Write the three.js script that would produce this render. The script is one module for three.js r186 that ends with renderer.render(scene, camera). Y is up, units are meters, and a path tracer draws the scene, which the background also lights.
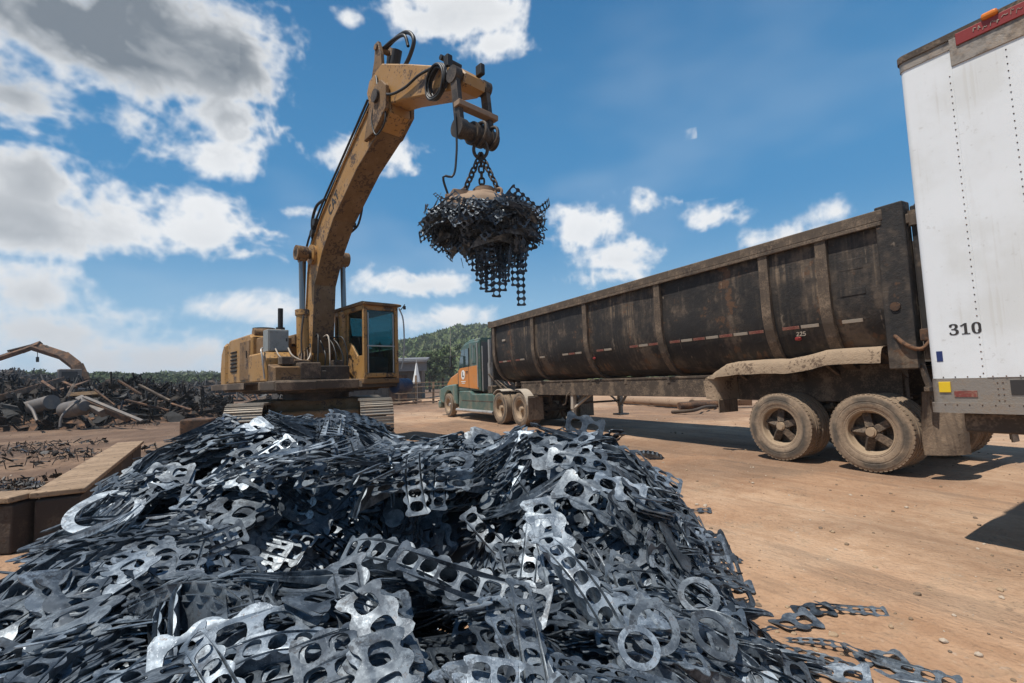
import * as THREE from 'three';
import { RoundedBoxGeometry } from 'three/addons/geometries/RoundedBoxGeometry.js';
import { mergeGeometries, toCreasedNormals } from 'three/addons/utils/BufferGeometryUtils.js';
import { FontLoader } from 'three/addons/loaders/FontLoader.js';
import { TextGeometry } from 'three/addons/geometries/TextGeometry.js';

// ---------------------------------------------------------------- camera, sky, sun, exposure
const W = 1024, H = 683, FOCAL = 490, PITCH = 4.7 * Math.PI / 180, ROLL = 2.0 * Math.PI / 180, EYE = 1.42;
const scene = new THREE.Scene();
const camera = new THREE.PerspectiveCamera(2 * Math.atan(H / 2 / FOCAL) * 180 / Math.PI, W / H, 0.05, 4000);
camera.position.set(0, EYE, 0);
camera.rotation.order = 'YXZ';
camera.rotation.set(PITCH, 0, -ROLL);
camera.updateMatrixWorld();
const renderer = new THREE.WebGLRenderer({ antialias: true });
renderer.setSize(W, H);
renderer.toneMapping = THREE.LinearToneMapping;
renderer.toneMappingExposure = 1.0;
renderer.shadowMap.enabled = true;

const SUN_DIR = new THREE.Vector3(-0.33, 1, 0.22).normalize();
const sun = new THREE.DirectionalLight(new THREE.Color(1, 0.95, 0.87), 5.0);
sun.position.copy(SUN_DIR).multiplyScalar(120);
sun.castShadow = true;
sun.shadow.mapSize.set(4096, 4096);
Object.assign(sun.shadow.camera, { left: -40, right: 40, top: 40, bottom: -40, near: 1, far: 300 });
scene.add(sun, sun.target);

// ---------------------------------------------------------------- numbers and noise
function rngOf(a) { return () => { a |= 0; a = a + 0x6D2B79F5 | 0; let t = Math.imul(a ^ a >>> 15, 1 | a); t = t + Math.imul(t ^ t >>> 7, 61 | t) ^ t; return ((t ^ t >>> 14) >>> 0) / 4294967296; }; }
const rnd = rngOf(7);
const R = (a, b) => a + (b - a) * rnd();
const clamp = (x, a = 0, b = 1) => Math.min(b, Math.max(a, x));
const sstep = (a, b, x) => { const t = clamp((x - a) / (b - a)); return t * t * (3 - 2 * t); };
const mix = (a, b, t) => a + (b - a) * t;
const PERM = new Float32Array(65536); { const r = rngOf(99); for (let i = 0; i < 65536; i++) PERM[i] = r(); }
const hash3 = (x, y, z) => PERM[(Math.imul(x, 73856093) ^ Math.imul(y, 19349663) ^ Math.imul(z, 83492791)) & 65535];
function noise3(x, y, z) {
  const xi = Math.floor(x), yi = Math.floor(y), zi = Math.floor(z); let u = x - xi, v = y - yi, w = z - zi;
  u = u * u * (3 - 2 * u); v = v * v * (3 - 2 * v); w = w * w * (3 - 2 * w);
  const a = hash3(xi, yi, zi), b = hash3(xi + 1, yi, zi), c = hash3(xi, yi + 1, zi), d = hash3(xi + 1, yi + 1, zi);
  const e = hash3(xi, yi, zi + 1), f = hash3(xi + 1, yi, zi + 1), g = hash3(xi, yi + 1, zi + 1), h = hash3(xi + 1, yi + 1, zi + 1);
  const p = a + (b - a) * u, q = c + (d - c) * u, r = e + (f - e) * u, s = g + (h - g) * u;
  const m = p + (q - p) * v, n = r + (s - r) * v; return m + (n - m) * w;
}
function fbm3(x, y, z, oct) { let s = 0, a = 0.5, t = 0; for (let i = 0; i < oct; i++) { s += a * noise3(x, y, z); t += a; a *= 0.5; x = x * 2.03 + 11.3; y = y * 2.03 + 5.7; z = z * 2.03 + 3.1; } return s / t; }
// tileable value noise as a field of n x n numbers; px, py = cells across
function field(n, px, py, seed, oct = 1, gain = 0.5) {
  const out = new Float32Array(n * n); let amp = 1, tot = 0;
  for (let o = 0; o < oct; o++) {
    const cx = px << o, cy = py << o;
    if (cx > n || cy > n) break;
    for (let j = 0; j < n; j++) {
      const y = j / n * cy, yi = Math.floor(y); let v = y - yi; v = v * v * (3 - 2 * v); const y1 = (yi + 1) % cy;
      for (let i = 0; i < n; i++) {
        const x = i / n * cx, xi = Math.floor(x); let u = x - xi; u = u * u * (3 - 2 * u); const x1 = (xi + 1) % cx, s = seed + o * 17;
        const a = hash3(xi, yi, s), b = hash3(x1, yi, s), c = hash3(xi, y1, s), d = hash3(x1, y1, s);
        out[j * n + i] += amp * (a + (b - a) * u + (c - a + (a - b - c + d) * u) * v);
      }
    }
    tot += amp; amp *= gain;
  }
  for (let i = 0; i < out.length; i++) out[i] /= tot;
  return out;
}
const N = 512;
const F = { a: field(N, 4, 4, 1, 7, 0.6), b: field(N, 8, 8, 2, 6, 0.6), c: field(N, 32, 32, 3, 4, 0.7), d: field(N, 128, 128, 4, 2), big: field(N, 2, 2, 5, 5, 0.5), st: field(N, 48, 3, 6, 4, 0.6), st2: field(N, 128, 2, 7, 2, 0.7), hz: field(N, 3, 64, 8, 3, 0.6), rut: field(N, 1, 24, 12, 4, 0.6) };
function colTex(fn, size) {   // colours in linear values, written as sRGB bytes; size = metres a tile covers
  const d = new Uint8Array(N * N * 4), c = [0, 0, 0], s = (x) => Math.round(255 * clamp(x <= 0.0031308 ? 12.92 * x : 1.055 * Math.pow(x, 1 / 2.4) - 0.055));
  for (let i = 0; i < N * N; i++) { fn(i, c); d[i * 4] = s(c[0]); d[i * 4 + 1] = s(c[1]); d[i * 4 + 2] = s(c[2]); d[i * 4 + 3] = 255; }
  const t = new THREE.DataTexture(d, N, N); t.colorSpace = THREE.SRGBColorSpace; return setup(t, size);
}
function greyTex(fn, size) {
  const d = new Uint8Array(N * N * 4);
  for (let i = 0; i < N * N; i++) { const v = Math.round(255 * clamp(fn(i))); d[i * 4] = d[i * 4 + 1] = d[i * 4 + 2] = v; d[i * 4 + 3] = 255; }
  return setup(new THREE.DataTexture(d, N, N), size);
}
function setup(t, size) { t.wrapS = t.wrapT = THREE.RepeatWrapping; t.magFilter = THREE.LinearFilter; t.minFilter = THREE.LinearMipmapLinearFilter; t.generateMipmaps = true; t.repeat.set(1 / size, 1 / size); t.needsUpdate = true; return t; }
const mix3 = (c, a, b, t) => { c[0] = mix(a[0], b[0], t); c[1] = mix(a[1], b[1], t); c[2] = mix(a[2], b[2], t); };
const blend = (c, b, t) => { c[0] = mix(c[0], b[0], t); c[1] = mix(c[1], b[1], t); c[2] = mix(c[2], b[2], t); };

// a pixel of the photograph as a direction, and where that direction meets a height
function pixelRay(px, py) { return new THREE.Vector3((px - W / 2) / FOCAL, (H / 2 - py) / FOCAL, -1).applyQuaternion(camera.quaternion).normalize(); }
function onHeight(px, py, h = 0) { const d = pixelRay(px, py), t = (h - EYE) / d.y; return new THREE.Vector3(d.x * t, h, d.z * t); }
function atDepth(px, py, z) { const d = pixelRay(px, py), t = -z / d.z; return new THREE.Vector3(d.x * t, EYE + d.y * t, -z); }

// ---------------------------------------------------------------- the sky: air and fair-weather clouds
function makeSky() {
  const w = 4096, h = 2048, data = new Float32Array(w * h * 4), TAU = Math.PI * 2;
  const clouds = [];
  const azel = (px, py) => { const d = pixelRay(px, py); return [Math.atan2(d.x, -d.z), Math.asin(d.y)]; };
  // centre, half width, half height (in photo pixels at that place), solidity, greyness, softness
  const put = (px, py, rx, ry, solid, grey, soft = 0.34) => { const [a, e] = azel(px, py), [a1] = azel(px + 5, py), [, e1] = azel(px, py - 5); clouds.push({ a, e, ra: rx * Math.max(Math.abs(a1 - a), 0.004) / 5, re: ry * Math.max(Math.abs(e1 - e), 0.004) / 5, solid, grey, soft }); };
  put(120, 40, 190, 85, 1.15, 1.0); put(20, 95, 110, 60, 1.0, 0.75); put(215, 70, 85, 50, 1.0, 0.9); put(225, 118, 70, 34, 0.8, 0.15); put(95, 118, 75, 30, 0.7, 0.2);
  put(222, 160, 34, 20, 0.75, 0.1); put(35, 185, 55, 45, 0.9, 0.55); put(30, 225, 90, 42, 1.0, 0.7); put(120, 232, 85, 34, 0.95, 0.12); put(205, 238, 68, 33, 1.0, 0.1);
  put(35, 295, 72, 36, 0.95, 0.35); put(55, 335, 130, 42, 0.9, 0.3, 0.5); put(150, 355, 150, 26, 0.75, 0.25, 0.6); put(185, 62, 30, 22, 0.5, 0.3);
  put(452, 12, 62, 34, 0.85, 0.2); put(492, 46, 26, 16, 0.6, 0.1); put(355, 152, 50, 24, 0.95, 0.1); put(297, 212, 21, 11, 0.75, 0.1); put(255, 309, 75, 14, 0.6, 0.05, 0.5);
  put(425, 285, 58, 17, 0.95, 0.12); put(455, 318, 70, 14, 0.62, 0.05, 0.5); put(583, 228, 36, 24, 0.7, 0.06); put(618, 258, 34, 14, 0.55, 0.12); put(612, 276, 34, 8, 0.42, 0.12);
  put(648, 205, 18, 11, 0.42, 0.1); put(716, 217, 24, 10, 0.4, 0.08); put(788, 238, 36, 15, 0.6, 0.1); put(838, 212, 14, 10, 0.4, 0.1); put(348, 20, 12, 9, 0.6, 0.1); put(684, 135, 7, 3, 0.02, 0); put(535, 245, 8, 5, 0.2, 0);
  const r = rngOf(21);
  for (let k = 0; k < 24; k++) {   // the unseen rest of the sky, kept sparse in cloud to lower fill light
    const a = 1.05 + r() * (TAU - 2.1), e = 0.1 + r() * 1.1, big = r(); const m = 0.6 + 1.1 * big * big;
    clouds.push({ a: a > Math.PI ? a - TAU : a, e, ra: 0.15 * m / Math.max(0.35, Math.cos(e)), re: 0.07 * m, solid: 0.95, grey: big > 0.7 ? 0.6 : 0.12, soft: 0.25 });
  }
  const zen = [0.026, 0.142, 0.345], mid = [0.075, 0.285, 0.565], low = [0.31, 0.56, 0.78], hor = [0.58, 0.71, 0.82], gnd = [0.25, 0.19, 0.13];
  const c = [0, 0, 0];
  for (let j = 0; j < h; j++) {
    const e = ((j + 0.5) / h - 0.5) * Math.PI, row = clouds.filter((k) => Math.abs(e - k.e) < k.re * 1.9);
    const t = Math.max(0, Math.sin(e));
    for (let i = 0; i < w; i++) {
      const o = (j * w + i) * 4;
      if (e < -0.02) { data[o] = gnd[0]; data[o + 1] = gnd[1]; data[o + 2] = gnd[2]; data[o + 3] = 1; continue; }
      const az = ((i + 0.5) / w - 0.25) * TAU, A = az > Math.PI ? az - TAU : az;   // three.js: u = atan2(z, x) / 2pi + 0.5
      const x = Math.sin(A) * Math.cos(e), y = Math.sin(e), z = -Math.cos(A) * Math.cos(e);
      mix3(c, hor, low, sstep(0, 0.11, t)); blend(c, mid, sstep(0.04, 0.33, t)); blend(c, zen, sstep(0.25, 0.85, t));
      const thin = fbm3(x * 3.1 + 7, y * 7, z * 3.1, 4); blend(c, [0.72, 0.8, 0.88], 0.22 * sstep(0.5, 0.8, thin) * (1 - t));
      if (row.length) {
        let dens = -9, grey = 0, wsum = 0, soft = 0, below = 0, first = true, n1 = 0, n2 = 0, n3 = 0;
        for (const k of row) {
          let da = A - k.a; if (da > Math.PI) da -= TAU; else if (da < -Math.PI) da += TAU;
          if (Math.abs(da) > k.ra * 1.9) continue;
          if (first) {
            const wx = (noise3(x * 9, y * 9, z * 9) - 0.5) * 0.09, wy = (noise3(x * 9 + 31, y * 9, z * 9) - 0.5) * 0.09;
            n1 = fbm3(x * 6.2 + wx * 4, y * 8 + wy * 4, z * 6.2, 3) - 0.5; n3 = fbm3(x * 70, y * 80, z * 70, 4) - 0.5;
            let am = 0.5, q = 13, tt = 0; n2 = 0; for (let b = 0; b < 5; b++) { n2 += am * (1 - Math.abs(2 * noise3((x + wx) * q + b * 9.1, (y + wy) * q * 1.2, z * q) - 1)); tt += am; am *= 0.55; q *= 2.1; } n2 = n2 / tt - 0.5; first = false;
          }
          const ye = (e - k.e) / k.re, ell = Math.hypot(da / k.ra, ye < 0 ? ye * 1.3 : ye) * 0.86, d = k.solid * (1 - ell) + n1 * 1.55 + n2 * 1.15 + n3 * 0.5 - 0.16, ww = Math.max(0, d + 0.3);
          if (d > dens) dens = d;
          grey += ww * k.grey; soft += ww * k.soft; below += ww * clamp(0.5 - 0.6 * ye); wsum += ww;
        }
        if (wsum > 0 && dens > -0.1) {
          grey /= wsum; soft /= wsum; below /= wsum;
          const alpha = 0.97 * sstep(-0.1, soft * 1.6, dens) ** 1.15;
          const dark = clamp(sstep(0.05, 1.0, dens - n3 * 0.4) * grey * 1.3 - n2 * 0.45 * grey - n1 * 0.45 * grey), mild = clamp(0.42 * sstep(0.1, 0.8, dens) * below * 1.3 - n2 * 0.6 - n1 * 0.4) * 0.7;
          const cc = [0, 0, 0]; mix3(cc, [0.93, 0.945, 0.96], [0.55, 0.61, 0.68], mild); blend(cc, [0.15, 0.185, 0.225], clamp(dark) * 0.92);
          blend(c, cc, alpha);
        }
      }
      data[o] = c[0]; data[o + 1] = c[1]; data[o + 2] = c[2]; data[o + 3] = 1;
    }
  }
  const t = new THREE.DataTexture(data, w, h, THREE.RGBAFormat, THREE.FloatType);
  t.mapping = THREE.EquirectangularReflectionMapping; t.magFilter = THREE.LinearFilter; t.needsUpdate = true; return t;
}
const sky = makeSky();
scene.background = sky; scene.environment = sky;

// ---------------------------------------------------------------- materials
const rgb = (r, g, b) => new THREE.Color().setRGB(r, g, b);
const std = (o) => { const m = new THREE.MeshPhysicalMaterial(o); return m; };
const at = (f, i) => f[i];
const fineBump = greyTex((i) => 0.5 * F.c[i] + 0.5 * F.d[i], 0.6), coarseBump = greyTex((i) => 0.55 * F.a[i] + 0.3 * F.c[i] + 0.15 * F.d[i], 1.6);
const TAN = [0.36, 0.235, 0.145], DUST = [0.33, 0.235, 0.155];
// paint: base colour, with grime, scratches and dust patches of its own outline
function paintTex(base, o) {
  return colTex((i, c) => {
    const v = 0.9 + 0.2 * F.b[i]; c[0] = base[0] * v; c[1] = base[1] * v; c[2] = base[2] * v;
    blend(c, o.grime ?? [0.05, 0.035, 0.025], (o.grimeAmt ?? 0.4) * sstep(0.5, 0.68, 0.6 * F.a[i] + 0.4 * F.c[i]));
    blend(c, DUST, (o.dust ?? 0.3) * sstep(0.45, 0.7, F.b[i] * 0.7 + F.d[i] * 0.3));
    blend(c, [0.055, 0.03, 0.018], (o.chip ?? 0.8) * sstep(o.chipAt ?? 0.66, (o.chipAt ?? 0.66) + 0.03, F.c[i] * 0.55 + F.a[i] * 0.45));
    if (o.streak) blend(c, o.streakCol ?? [0.06, 0.04, 0.03], o.streak * sstep(0.5, 0.72, F.st[i]));
  }, o.size ?? 1.7);
}
const WAVE = field(N, 2, 3, 31, 2, 0.4);
const M = {};
M.yellow = std({ map: paintTex([0.38, 0.2, 0.055], { grimeAmt: 0.85, grime: [0.1, 0.057, 0.026], dust: 0.4, chipAt: 0.57 }), roughness: 0.55, bumpMap: fineBump, bumpScale: 0.002 });
M.yellowDirty = std({ map: paintTex([0.19, 0.105, 0.04], { grimeAmt: 0.9, dust: 0.35, chipAt: 0.55 }), roughness: 0.75, bumpMap: fineBump, bumpScale: 0.003 });
M.oilyShadedYellow = std({ map: paintTex([0.15, 0.085, 0.034], { grimeAmt: 0.95, grime: [0.035, 0.024, 0.016], dust: 0.2, chipAt: 0.52 }), roughness: 0.6, bumpMap: fineBump, bumpScale: 0.003 });  // boom belly: oil stains, plus underside shade painted into the darker colour
M.greaseMetal = std({ map: paintTex([0.045, 0.036, 0.03], { grimeAmt: 0.5, dust: 0.25, chip: 0 }), roughness: 0.6, metalness: 0.3, bumpMap: fineBump, bumpScale: 0.003 });
M.darkMetal = std({ color: rgb(0.03, 0.028, 0.026), roughness: 0.55, metalness: 0.4 });
M.trackSteel = std({ map: paintTex([0.28, 0.25, 0.21], { grimeAmt: 0.5, dust: 0.5, chip: 0.3 }), roughness: 0.55, metalness: 0.35, bumpMap: fineBump, bumpScale: 0.003 });
M.chrome = std({ color: rgb(0.22, 0.215, 0.21), roughness: 0.3, metalness: 0.8 });
M.hose = std({ color: rgb(0.018, 0.017, 0.016), roughness: 0.5 });
M.greyBox = std({ map: paintTex([0.25, 0.265, 0.255], { grimeAmt: 0.25, dust: 0.25, chipAt: 0.72 }), roughness: 0.5 });
M.glass = std({ color: rgb(0.36, 0.56, 0.58), roughness: 0.04, transmission: 1, thickness: 0, ior: 1.5 });
M.interior = std({ color: rgb(0.11, 0.11, 0.115), roughness: 0.7 });
M.autoGlass = std({ color: rgb(0.035, 0.06, 0.062), roughness: 0.06, clearcoat: 1, clearcoatRoughness: 0.03 });
M.black = std({ color: rgb(0.015, 0.015, 0.016), roughness: 0.5 });
M.letter = std({ color: rgb(0.035, 0.03, 0.028), roughness: 0.6 });
M.tub = std({ map: colTex((i, c) => {
  mix3(c, [0.035, 0.028, 0.023], [0.1, 0.074, 0.054], sstep(0.35, 0.65, F.b[i]));
  blend(c, [0.17, 0.12, 0.08], 0.7 * sstep(0.48, 0.66, 0.2 * F.st[i] + 0.8 * F.b[i]));
  blend(c, [0.26, 0.185, 0.12], 0.85 * sstep(0.5, 0.64, 0.2 * F.st2[i] + 0.5 * F.a[i] + 0.3 * F.c[i]));
  blend(c, [0.012, 0.011, 0.011], 0.85 * sstep(0.5, 0.62, 0.6 * F.big[i] + 0.15 * F.st[i] + 0.25 * F.c[i]));
  blend(c, [0.15, 0.07, 0.03], 0.6 * sstep(0.6, 0.68, F.c[i] * 0.5 + F.b[i] * 0.5));
  blend(c, [0.3, 0.24, 0.18], 0.45 * sstep(0.72, 0.78, F.c[i] * 0.5 + F.st2[i] * 0.5));
}, 4.3), roughness: 0.7, bumpMap: coarseBump, bumpScale: 0.014 });
M.tubRib = std({ map: paintTex([0.1, 0.072, 0.05], { grimeAmt: 0.6, dust: 0.55, grime: [0.035, 0.027, 0.022], chip: 0.7, streak: 0.3 }), roughness: 0.8, bumpMap: fineBump, bumpScale: 0.004 });
M.dusty = std({ map: paintTex([0.31, 0.225, 0.15], { grimeAmt: 0.45, dust: 0.5, grime: [0.12, 0.085, 0.055], chip: 0.6, chipAt: 0.58, size: 1.2 }), roughness: 0.9, bumpMap: coarseBump, bumpScale: 0.025 });
M.frame = std({ map: paintTex([0.065, 0.047, 0.034], { grimeAmt: 0.6, dust: 0.5, chip: 0.4 }), roughness: 0.85, bumpMap: fineBump, bumpScale: 0.003 });
M.tyre = std({ map: colTex((i, c) => { mix3(c, [0.24, 0.175, 0.12], [0.34, 0.25, 0.17], sstep(0.3, 0.7, F.c[i])); blend(c, [0.13, 0.1, 0.075], 0.7 * sstep(0.5, 0.75, F.b[i] * 0.4 + F.c[i] * 0.6)); }, 0.9), roughness: 0.95, bumpMap: fineBump, bumpScale: 0.004 });
M.tyre.vertexColors = true;
M.tyreDark = std({ color: rgb(0.05, 0.042, 0.036), roughness: 0.95 });
M.rim = std({ map: paintTex([0.36, 0.265, 0.175], { grimeAmt: 0.5, dust: 0.4, grime: [0.09, 0.06, 0.04], size: 0.5 }), roughness: 0.85, bumpMap: fineBump, bumpScale: 0.003 });
M.rubber = std({ map: paintTex([0.16, 0.115, 0.08], { grimeAmt: 0.6, dust: 0.5, grime: [0.05, 0.04, 0.034], streak: 0.4 }), roughness: 0.9, bumpMap: coarseBump, bumpScale: 0.015 });
M.green = std({ map: paintTex([0.055, 0.115, 0.095], { grimeAmt: 0.3, dust: 0.4, chipAt: 0.72 }), roughness: 0.45, clearcoat: 0.3, clearcoatRoughness: 0.4 });
M.greenPale = std({ map: paintTex([0.09, 0.16, 0.135], { grimeAmt: 0.3, dust: 0.5, chipAt: 0.72 }), roughness: 0.5 });
M.orange = std({ map: paintTex([0.62, 0.22, 0.03], { grimeAmt: 0.2, dust: 0.25, chipAt: 0.74 }), roughness: 0.45, clearcoat: 0.3, clearcoatRoughness: 0.4 });
M.alu = std({ map: paintTex([0.5, 0.48, 0.45], { grimeAmt: 0.4, dust: 0.35, chip: 0.15 }), roughness: 0.45, metalness: 0.6 });
M.paleDust = std({ map: paintTex([0.45, 0.39, 0.32], { grimeAmt: 0.35, dust: 0.4, chip: 0.2 }), roughness: 0.8 });
M.white = std({ map: colTex((i, c) => { mix3(c, [0.78, 0.79, 0.79], [0.7, 0.7, 0.68], sstep(0.35, 0.7, F.a[i])); blend(c, [0.5, 0.46, 0.4], 0.14 * sstep(0.58, 0.8, F.st[i] * 0.7 + F.c[i] * 0.3)); blend(c, [0.45, 0.42, 0.38], 0.3 * sstep(0.7, 0.76, F.c[i] * 0.6 + F.d[i] * 0.4)); blend(c, [0.5, 0.45, 0.38], 0.18 * sstep(0.66, 0.74, F.st2[i] * 0.6 + F.a[i] * 0.4)); }, 1.8), roughness: 0.38, clearcoat: 0.25, clearcoatRoughness: 0.25, bumpMap: greyTex((i) => WAVE[i], 2.2), bumpScale: 0.012 });
M.rail = std({ map: paintTex([0.3, 0.26, 0.22], { grimeAmt: 0.6, dust: 0.5, chip: 0.2 }), roughness: 0.5, metalness: 0.4, bumpMap: fineBump, bumpScale: 0.002 });
M.red = std({ color: rgb(0.24, 0.022, 0.018), roughness: 0.4 });
M.redDusty = std({ map: paintTex([0.2, 0.045, 0.035], { grimeAmt: 0.6, dust: 0.7, chip: 0 }), roughness: 0.6 });
M.whiteTape = std({ map: paintTex([0.36, 0.31, 0.25], { grimeAmt: 0.5, dust: 0.7, chip: 0 }), roughness: 0.6 });
M.yellowTape = std({ color: rgb(0.75, 0.5, 0.02), roughness: 0.4 });
M.blueTape = std({ color: rgb(0.02, 0.035, 0.13), roughness: 0.4 });
M.amber = std({ color: rgb(0.7, 0.2, 0.02), roughness: 0.25 });
M.steel = std({ map: colTex((i, c) => { mix3(c, [0.075, 0.092, 0.112], [0.19, 0.22, 0.245], sstep(0.32, 0.66, F.b[i])); blend(c, [0.035, 0.04, 0.048], 0.8 * sstep(0.5, 0.66, 0.55 * F.a[i] + 0.45 * F.c[i])); blend(c, [0.15, 0.09, 0.055], 0.5 * sstep(0.66, 0.74, F.c[i] * 0.5 + F.b[i] * 0.5)); blend(c, [0.4, 0.42, 0.44], 0.5 * sstep(0.64, 0.72, F.st[i] * 0.5 + F.d[i] * 0.5)); }, 0.45), roughness: 0.52, metalness: 0.4, roughnessMap: greyTex((i) => 0.65 + 0.5 * F.c[i], 0.3) });
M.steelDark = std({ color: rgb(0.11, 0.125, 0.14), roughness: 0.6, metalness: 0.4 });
M.rust = std({ map: colTex((i, c) => { mix3(c, [0.07, 0.04, 0.025], [0.2, 0.1, 0.05], sstep(0.3, 0.7, F.a[i])); blend(c, [0.035, 0.025, 0.02], 0.7 * sstep(0.5, 0.65, F.c[i])); }, 1.3), roughness: 0.9, bumpMap: coarseBump, bumpScale: 0.01 });
M.rustPale = std({ map: paintTex([0.3, 0.2, 0.13], { grimeAmt: 0.5, dust: 0.4, grime: [0.12, 0.06, 0.035] }), roughness: 0.9, bumpMap: coarseBump, bumpScale: 0.008 });
M.wallFace = std({ map: paintTex([0.05, 0.034, 0.025], { grimeAmt: 0.5, dust: 0.12 }), roughness: 0.9, bumpMap: coarseBump, bumpScale: 0.015 });
M.timber = std({ map: colTex((i, c) => { mix3(c, [0.2, 0.13, 0.075], [0.38, 0.26, 0.165], sstep(0.25, 0.75, F.hz[i] * 0.6 + F.b[i] * 0.4)); blend(c, [0.08, 0.055, 0.035], 0.6 * sstep(0.6, 0.7, F.c[i])); }, 1.4), roughness: 0.9, bumpMap: coarseBump, bumpScale: 0.01 });
M.pipeGrey = std({ map: paintTex([0.15, 0.135, 0.125], { grimeAmt: 0.5, dust: 0.3, grime: [0.1, 0.06, 0.04] }), roughness: 0.6, metalness: 0.3 });
M.junk = std({ color: 0xffffff, roughness: 0.85, map: greyTex((i) => 0.55 + 0.6 * (F.a[i] * 0.5 + F.c[i] * 0.5 - 0.3), 0.9), metalness: 0.15 });
M.junk.map.colorSpace = THREE.SRGBColorSpace;
M.shedWall = std({ map: paintTex([0.09, 0.08, 0.07], { grimeAmt: 0.5, dust: 0.2, streak: 0.4, size: 4 }), roughness: 0.85 });
M.shedRoof = std({ map: paintTex([0.17, 0.17, 0.175], { grimeAmt: 0.4, dust: 0.2, size: 4 }), roughness: 0.6 });
M.cloth = std({ color: rgb(0.72, 0.71, 0.68), roughness: 0.9 });
M.blueDrum = std({ map: paintTex([0.03, 0.055, 0.12], { grimeAmt: 0.3, dust: 0.3 }), roughness: 0.45 });
M.bark = std({ color: rgb(0.07, 0.05, 0.035), roughness: 0.95 });
M.leaf = std({ color: 0xffffff, roughness: 0.8 });

// ---------------------------------------------------------------- shapes
const V = (x, y, z) => new THREE.Vector3(x, y, z);
function boxUV(g) {   // uv in metres, laid on by the way each face points
  g = g.index ? g.toNonIndexed() : g;
  const p = g.attributes.position, n = p.count, uv = new Float32Array(n * 2), a = V(), b = V(), c = V();
  for (let i = 0; i < n; i += 3) {
    a.fromBufferAttribute(p, i); b.fromBufferAttribute(p, i + 1).sub(a); c.fromBufferAttribute(p, i + 2).sub(a); b.cross(c);
    const X = Math.abs(b.x), Y = Math.abs(b.y), Z = Math.abs(b.z), k = X >= Y && X >= Z ? 0 : Y >= Z ? 1 : 2;
    for (let j = i; j < i + 3; j++) { const x = p.getX(j), y = p.getY(j), z = p.getZ(j); uv[j * 2] = k === 0 ? z : x; uv[j * 2 + 1] = k === 1 ? z : y; }
  }
  const out = new THREE.BufferGeometry(); out.setAttribute('position', p); out.setAttribute('normal', g.attributes.normal); out.setAttribute('uv', new THREE.BufferAttribute(uv, 2));
  if (g.attributes.color) out.setAttribute('color', g.attributes.color);
  return out;
}
const ND = (g) => (g.index ? g.toNonIndexed() : g);
function join(list) { const l = [].concat(list).map((g) => { g = ND(g); const o = new THREE.BufferGeometry(); o.setAttribute('position', g.attributes.position); if (!g.attributes.normal) g.computeVertexNormals(); o.setAttribute('normal', g.attributes.normal); if (g.attributes.color) o.setAttribute('color', g.attributes.color); return o; }); return boxUV(l.length === 1 ? l[0] : mergeGeometries(l)); }
function put(g, x = 0, y = 0, z = 0, rx = 0, ry = 0, rz = 0) { if (rx) g.rotateX(rx); if (ry) g.rotateY(ry); if (rz) g.rotateZ(rz); return g.translate(x, y, z); }
const box = (w, h, d, x, y, z, rx, ry, rz) => put(new THREE.BoxGeometry(w, h, d), x, y, z, rx, ry, rz);
const rbox = (w, h, d, x, y, z, r = 0.012, rx, ry, rz) => put(new RoundedBoxGeometry(w, h, d, 1, Math.min(r, w / 2.1, h / 2.1, d / 2.1)), x, y, z, rx, ry, rz);
const UPV = V(0, 1, 0);
function along(g, a, b) { const d = b.clone().sub(a), q = new THREE.Quaternion().setFromUnitVectors(UPV, d.clone().normalize()); return g.applyQuaternion(q).translate((a.x + b.x) / 2, (a.y + b.y) / 2, (a.z + b.z) / 2); }
const rod = (a, b, r, seg = 12, r2 = r) => along(new THREE.CylinderGeometry(r2, r, a.distanceTo(b), seg), a, b);
const bar = (a, b, w, h = w) => along(new RoundedBoxGeometry(w, a.distanceTo(b), h, 1, Math.min(w, h) * 0.12), a, b);
const tube = (pts, r, seg = 20, rad = 6, closed = false) => new THREE.TubeGeometry(new THREE.CatmullRomCurve3(pts, closed), seg, r, rad, closed);
function prism(zy, x0, x1, bev = 0.012) {   // an outline in (z, y) given thickness from x0 to x1
  const s = new THREE.Shape(zy.map(([z, y]) => new THREE.Vector2(z, y))), d = x1 - x0;
  const g = new THREE.ExtrudeGeometry(s, { depth: d - 2 * bev, bevelEnabled: bev > 0, bevelThickness: bev, bevelSize: bev, bevelOffset: -bev, bevelSegments: 1, curveSegments: 8 });
  return g.translate(0, 0, -(d / 2 - bev)).rotateY(-Math.PI / 2).translate((x0 + x1) / 2, 0, 0);
}
const lathe = (pts, seg = 40) => new THREE.LatheGeometry(pts.map(([r, y]) => new THREE.Vector2(r, y)), seg);
const taken = new Map();
function numbered(name) { const n = taken.get(name) ?? 0; taken.set(name, n + 1); return n ? `${name}_${String(n).padStart(3, '0')}` : name; }
function part(name, geos, mat, parent) { const m = new THREE.Mesh(join(geos), mat); m.name = name; m.castShadow = m.receiveShadow = true; parent.add(m); return m; }
function tag(o, label, category, group, kind) { if (label) o.userData.label = label; if (category) o.userData.category = category; if (group) o.userData.group = group; if (kind) o.userData.kind = kind; return o; }
function thing(name, label, category, pos = [0, 0, 0], turn = 0, group) { const o = new THREE.Group(); o.name = numbered(name); o.position.set(...pos); o.rotation.y = turn; scene.add(o); return tag(o, label, category, group); }
function sub(name, parent, x = 0, y = 0, z = 0) { const o = new THREE.Group(); o.name = name; o.position.set(x, y, z); parent.add(o); return o; }
function one(name, geos, mat, label, category, group) { const m = part(numbered(name), geos, mat, scene); return tag(m, label, category, group); }
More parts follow.
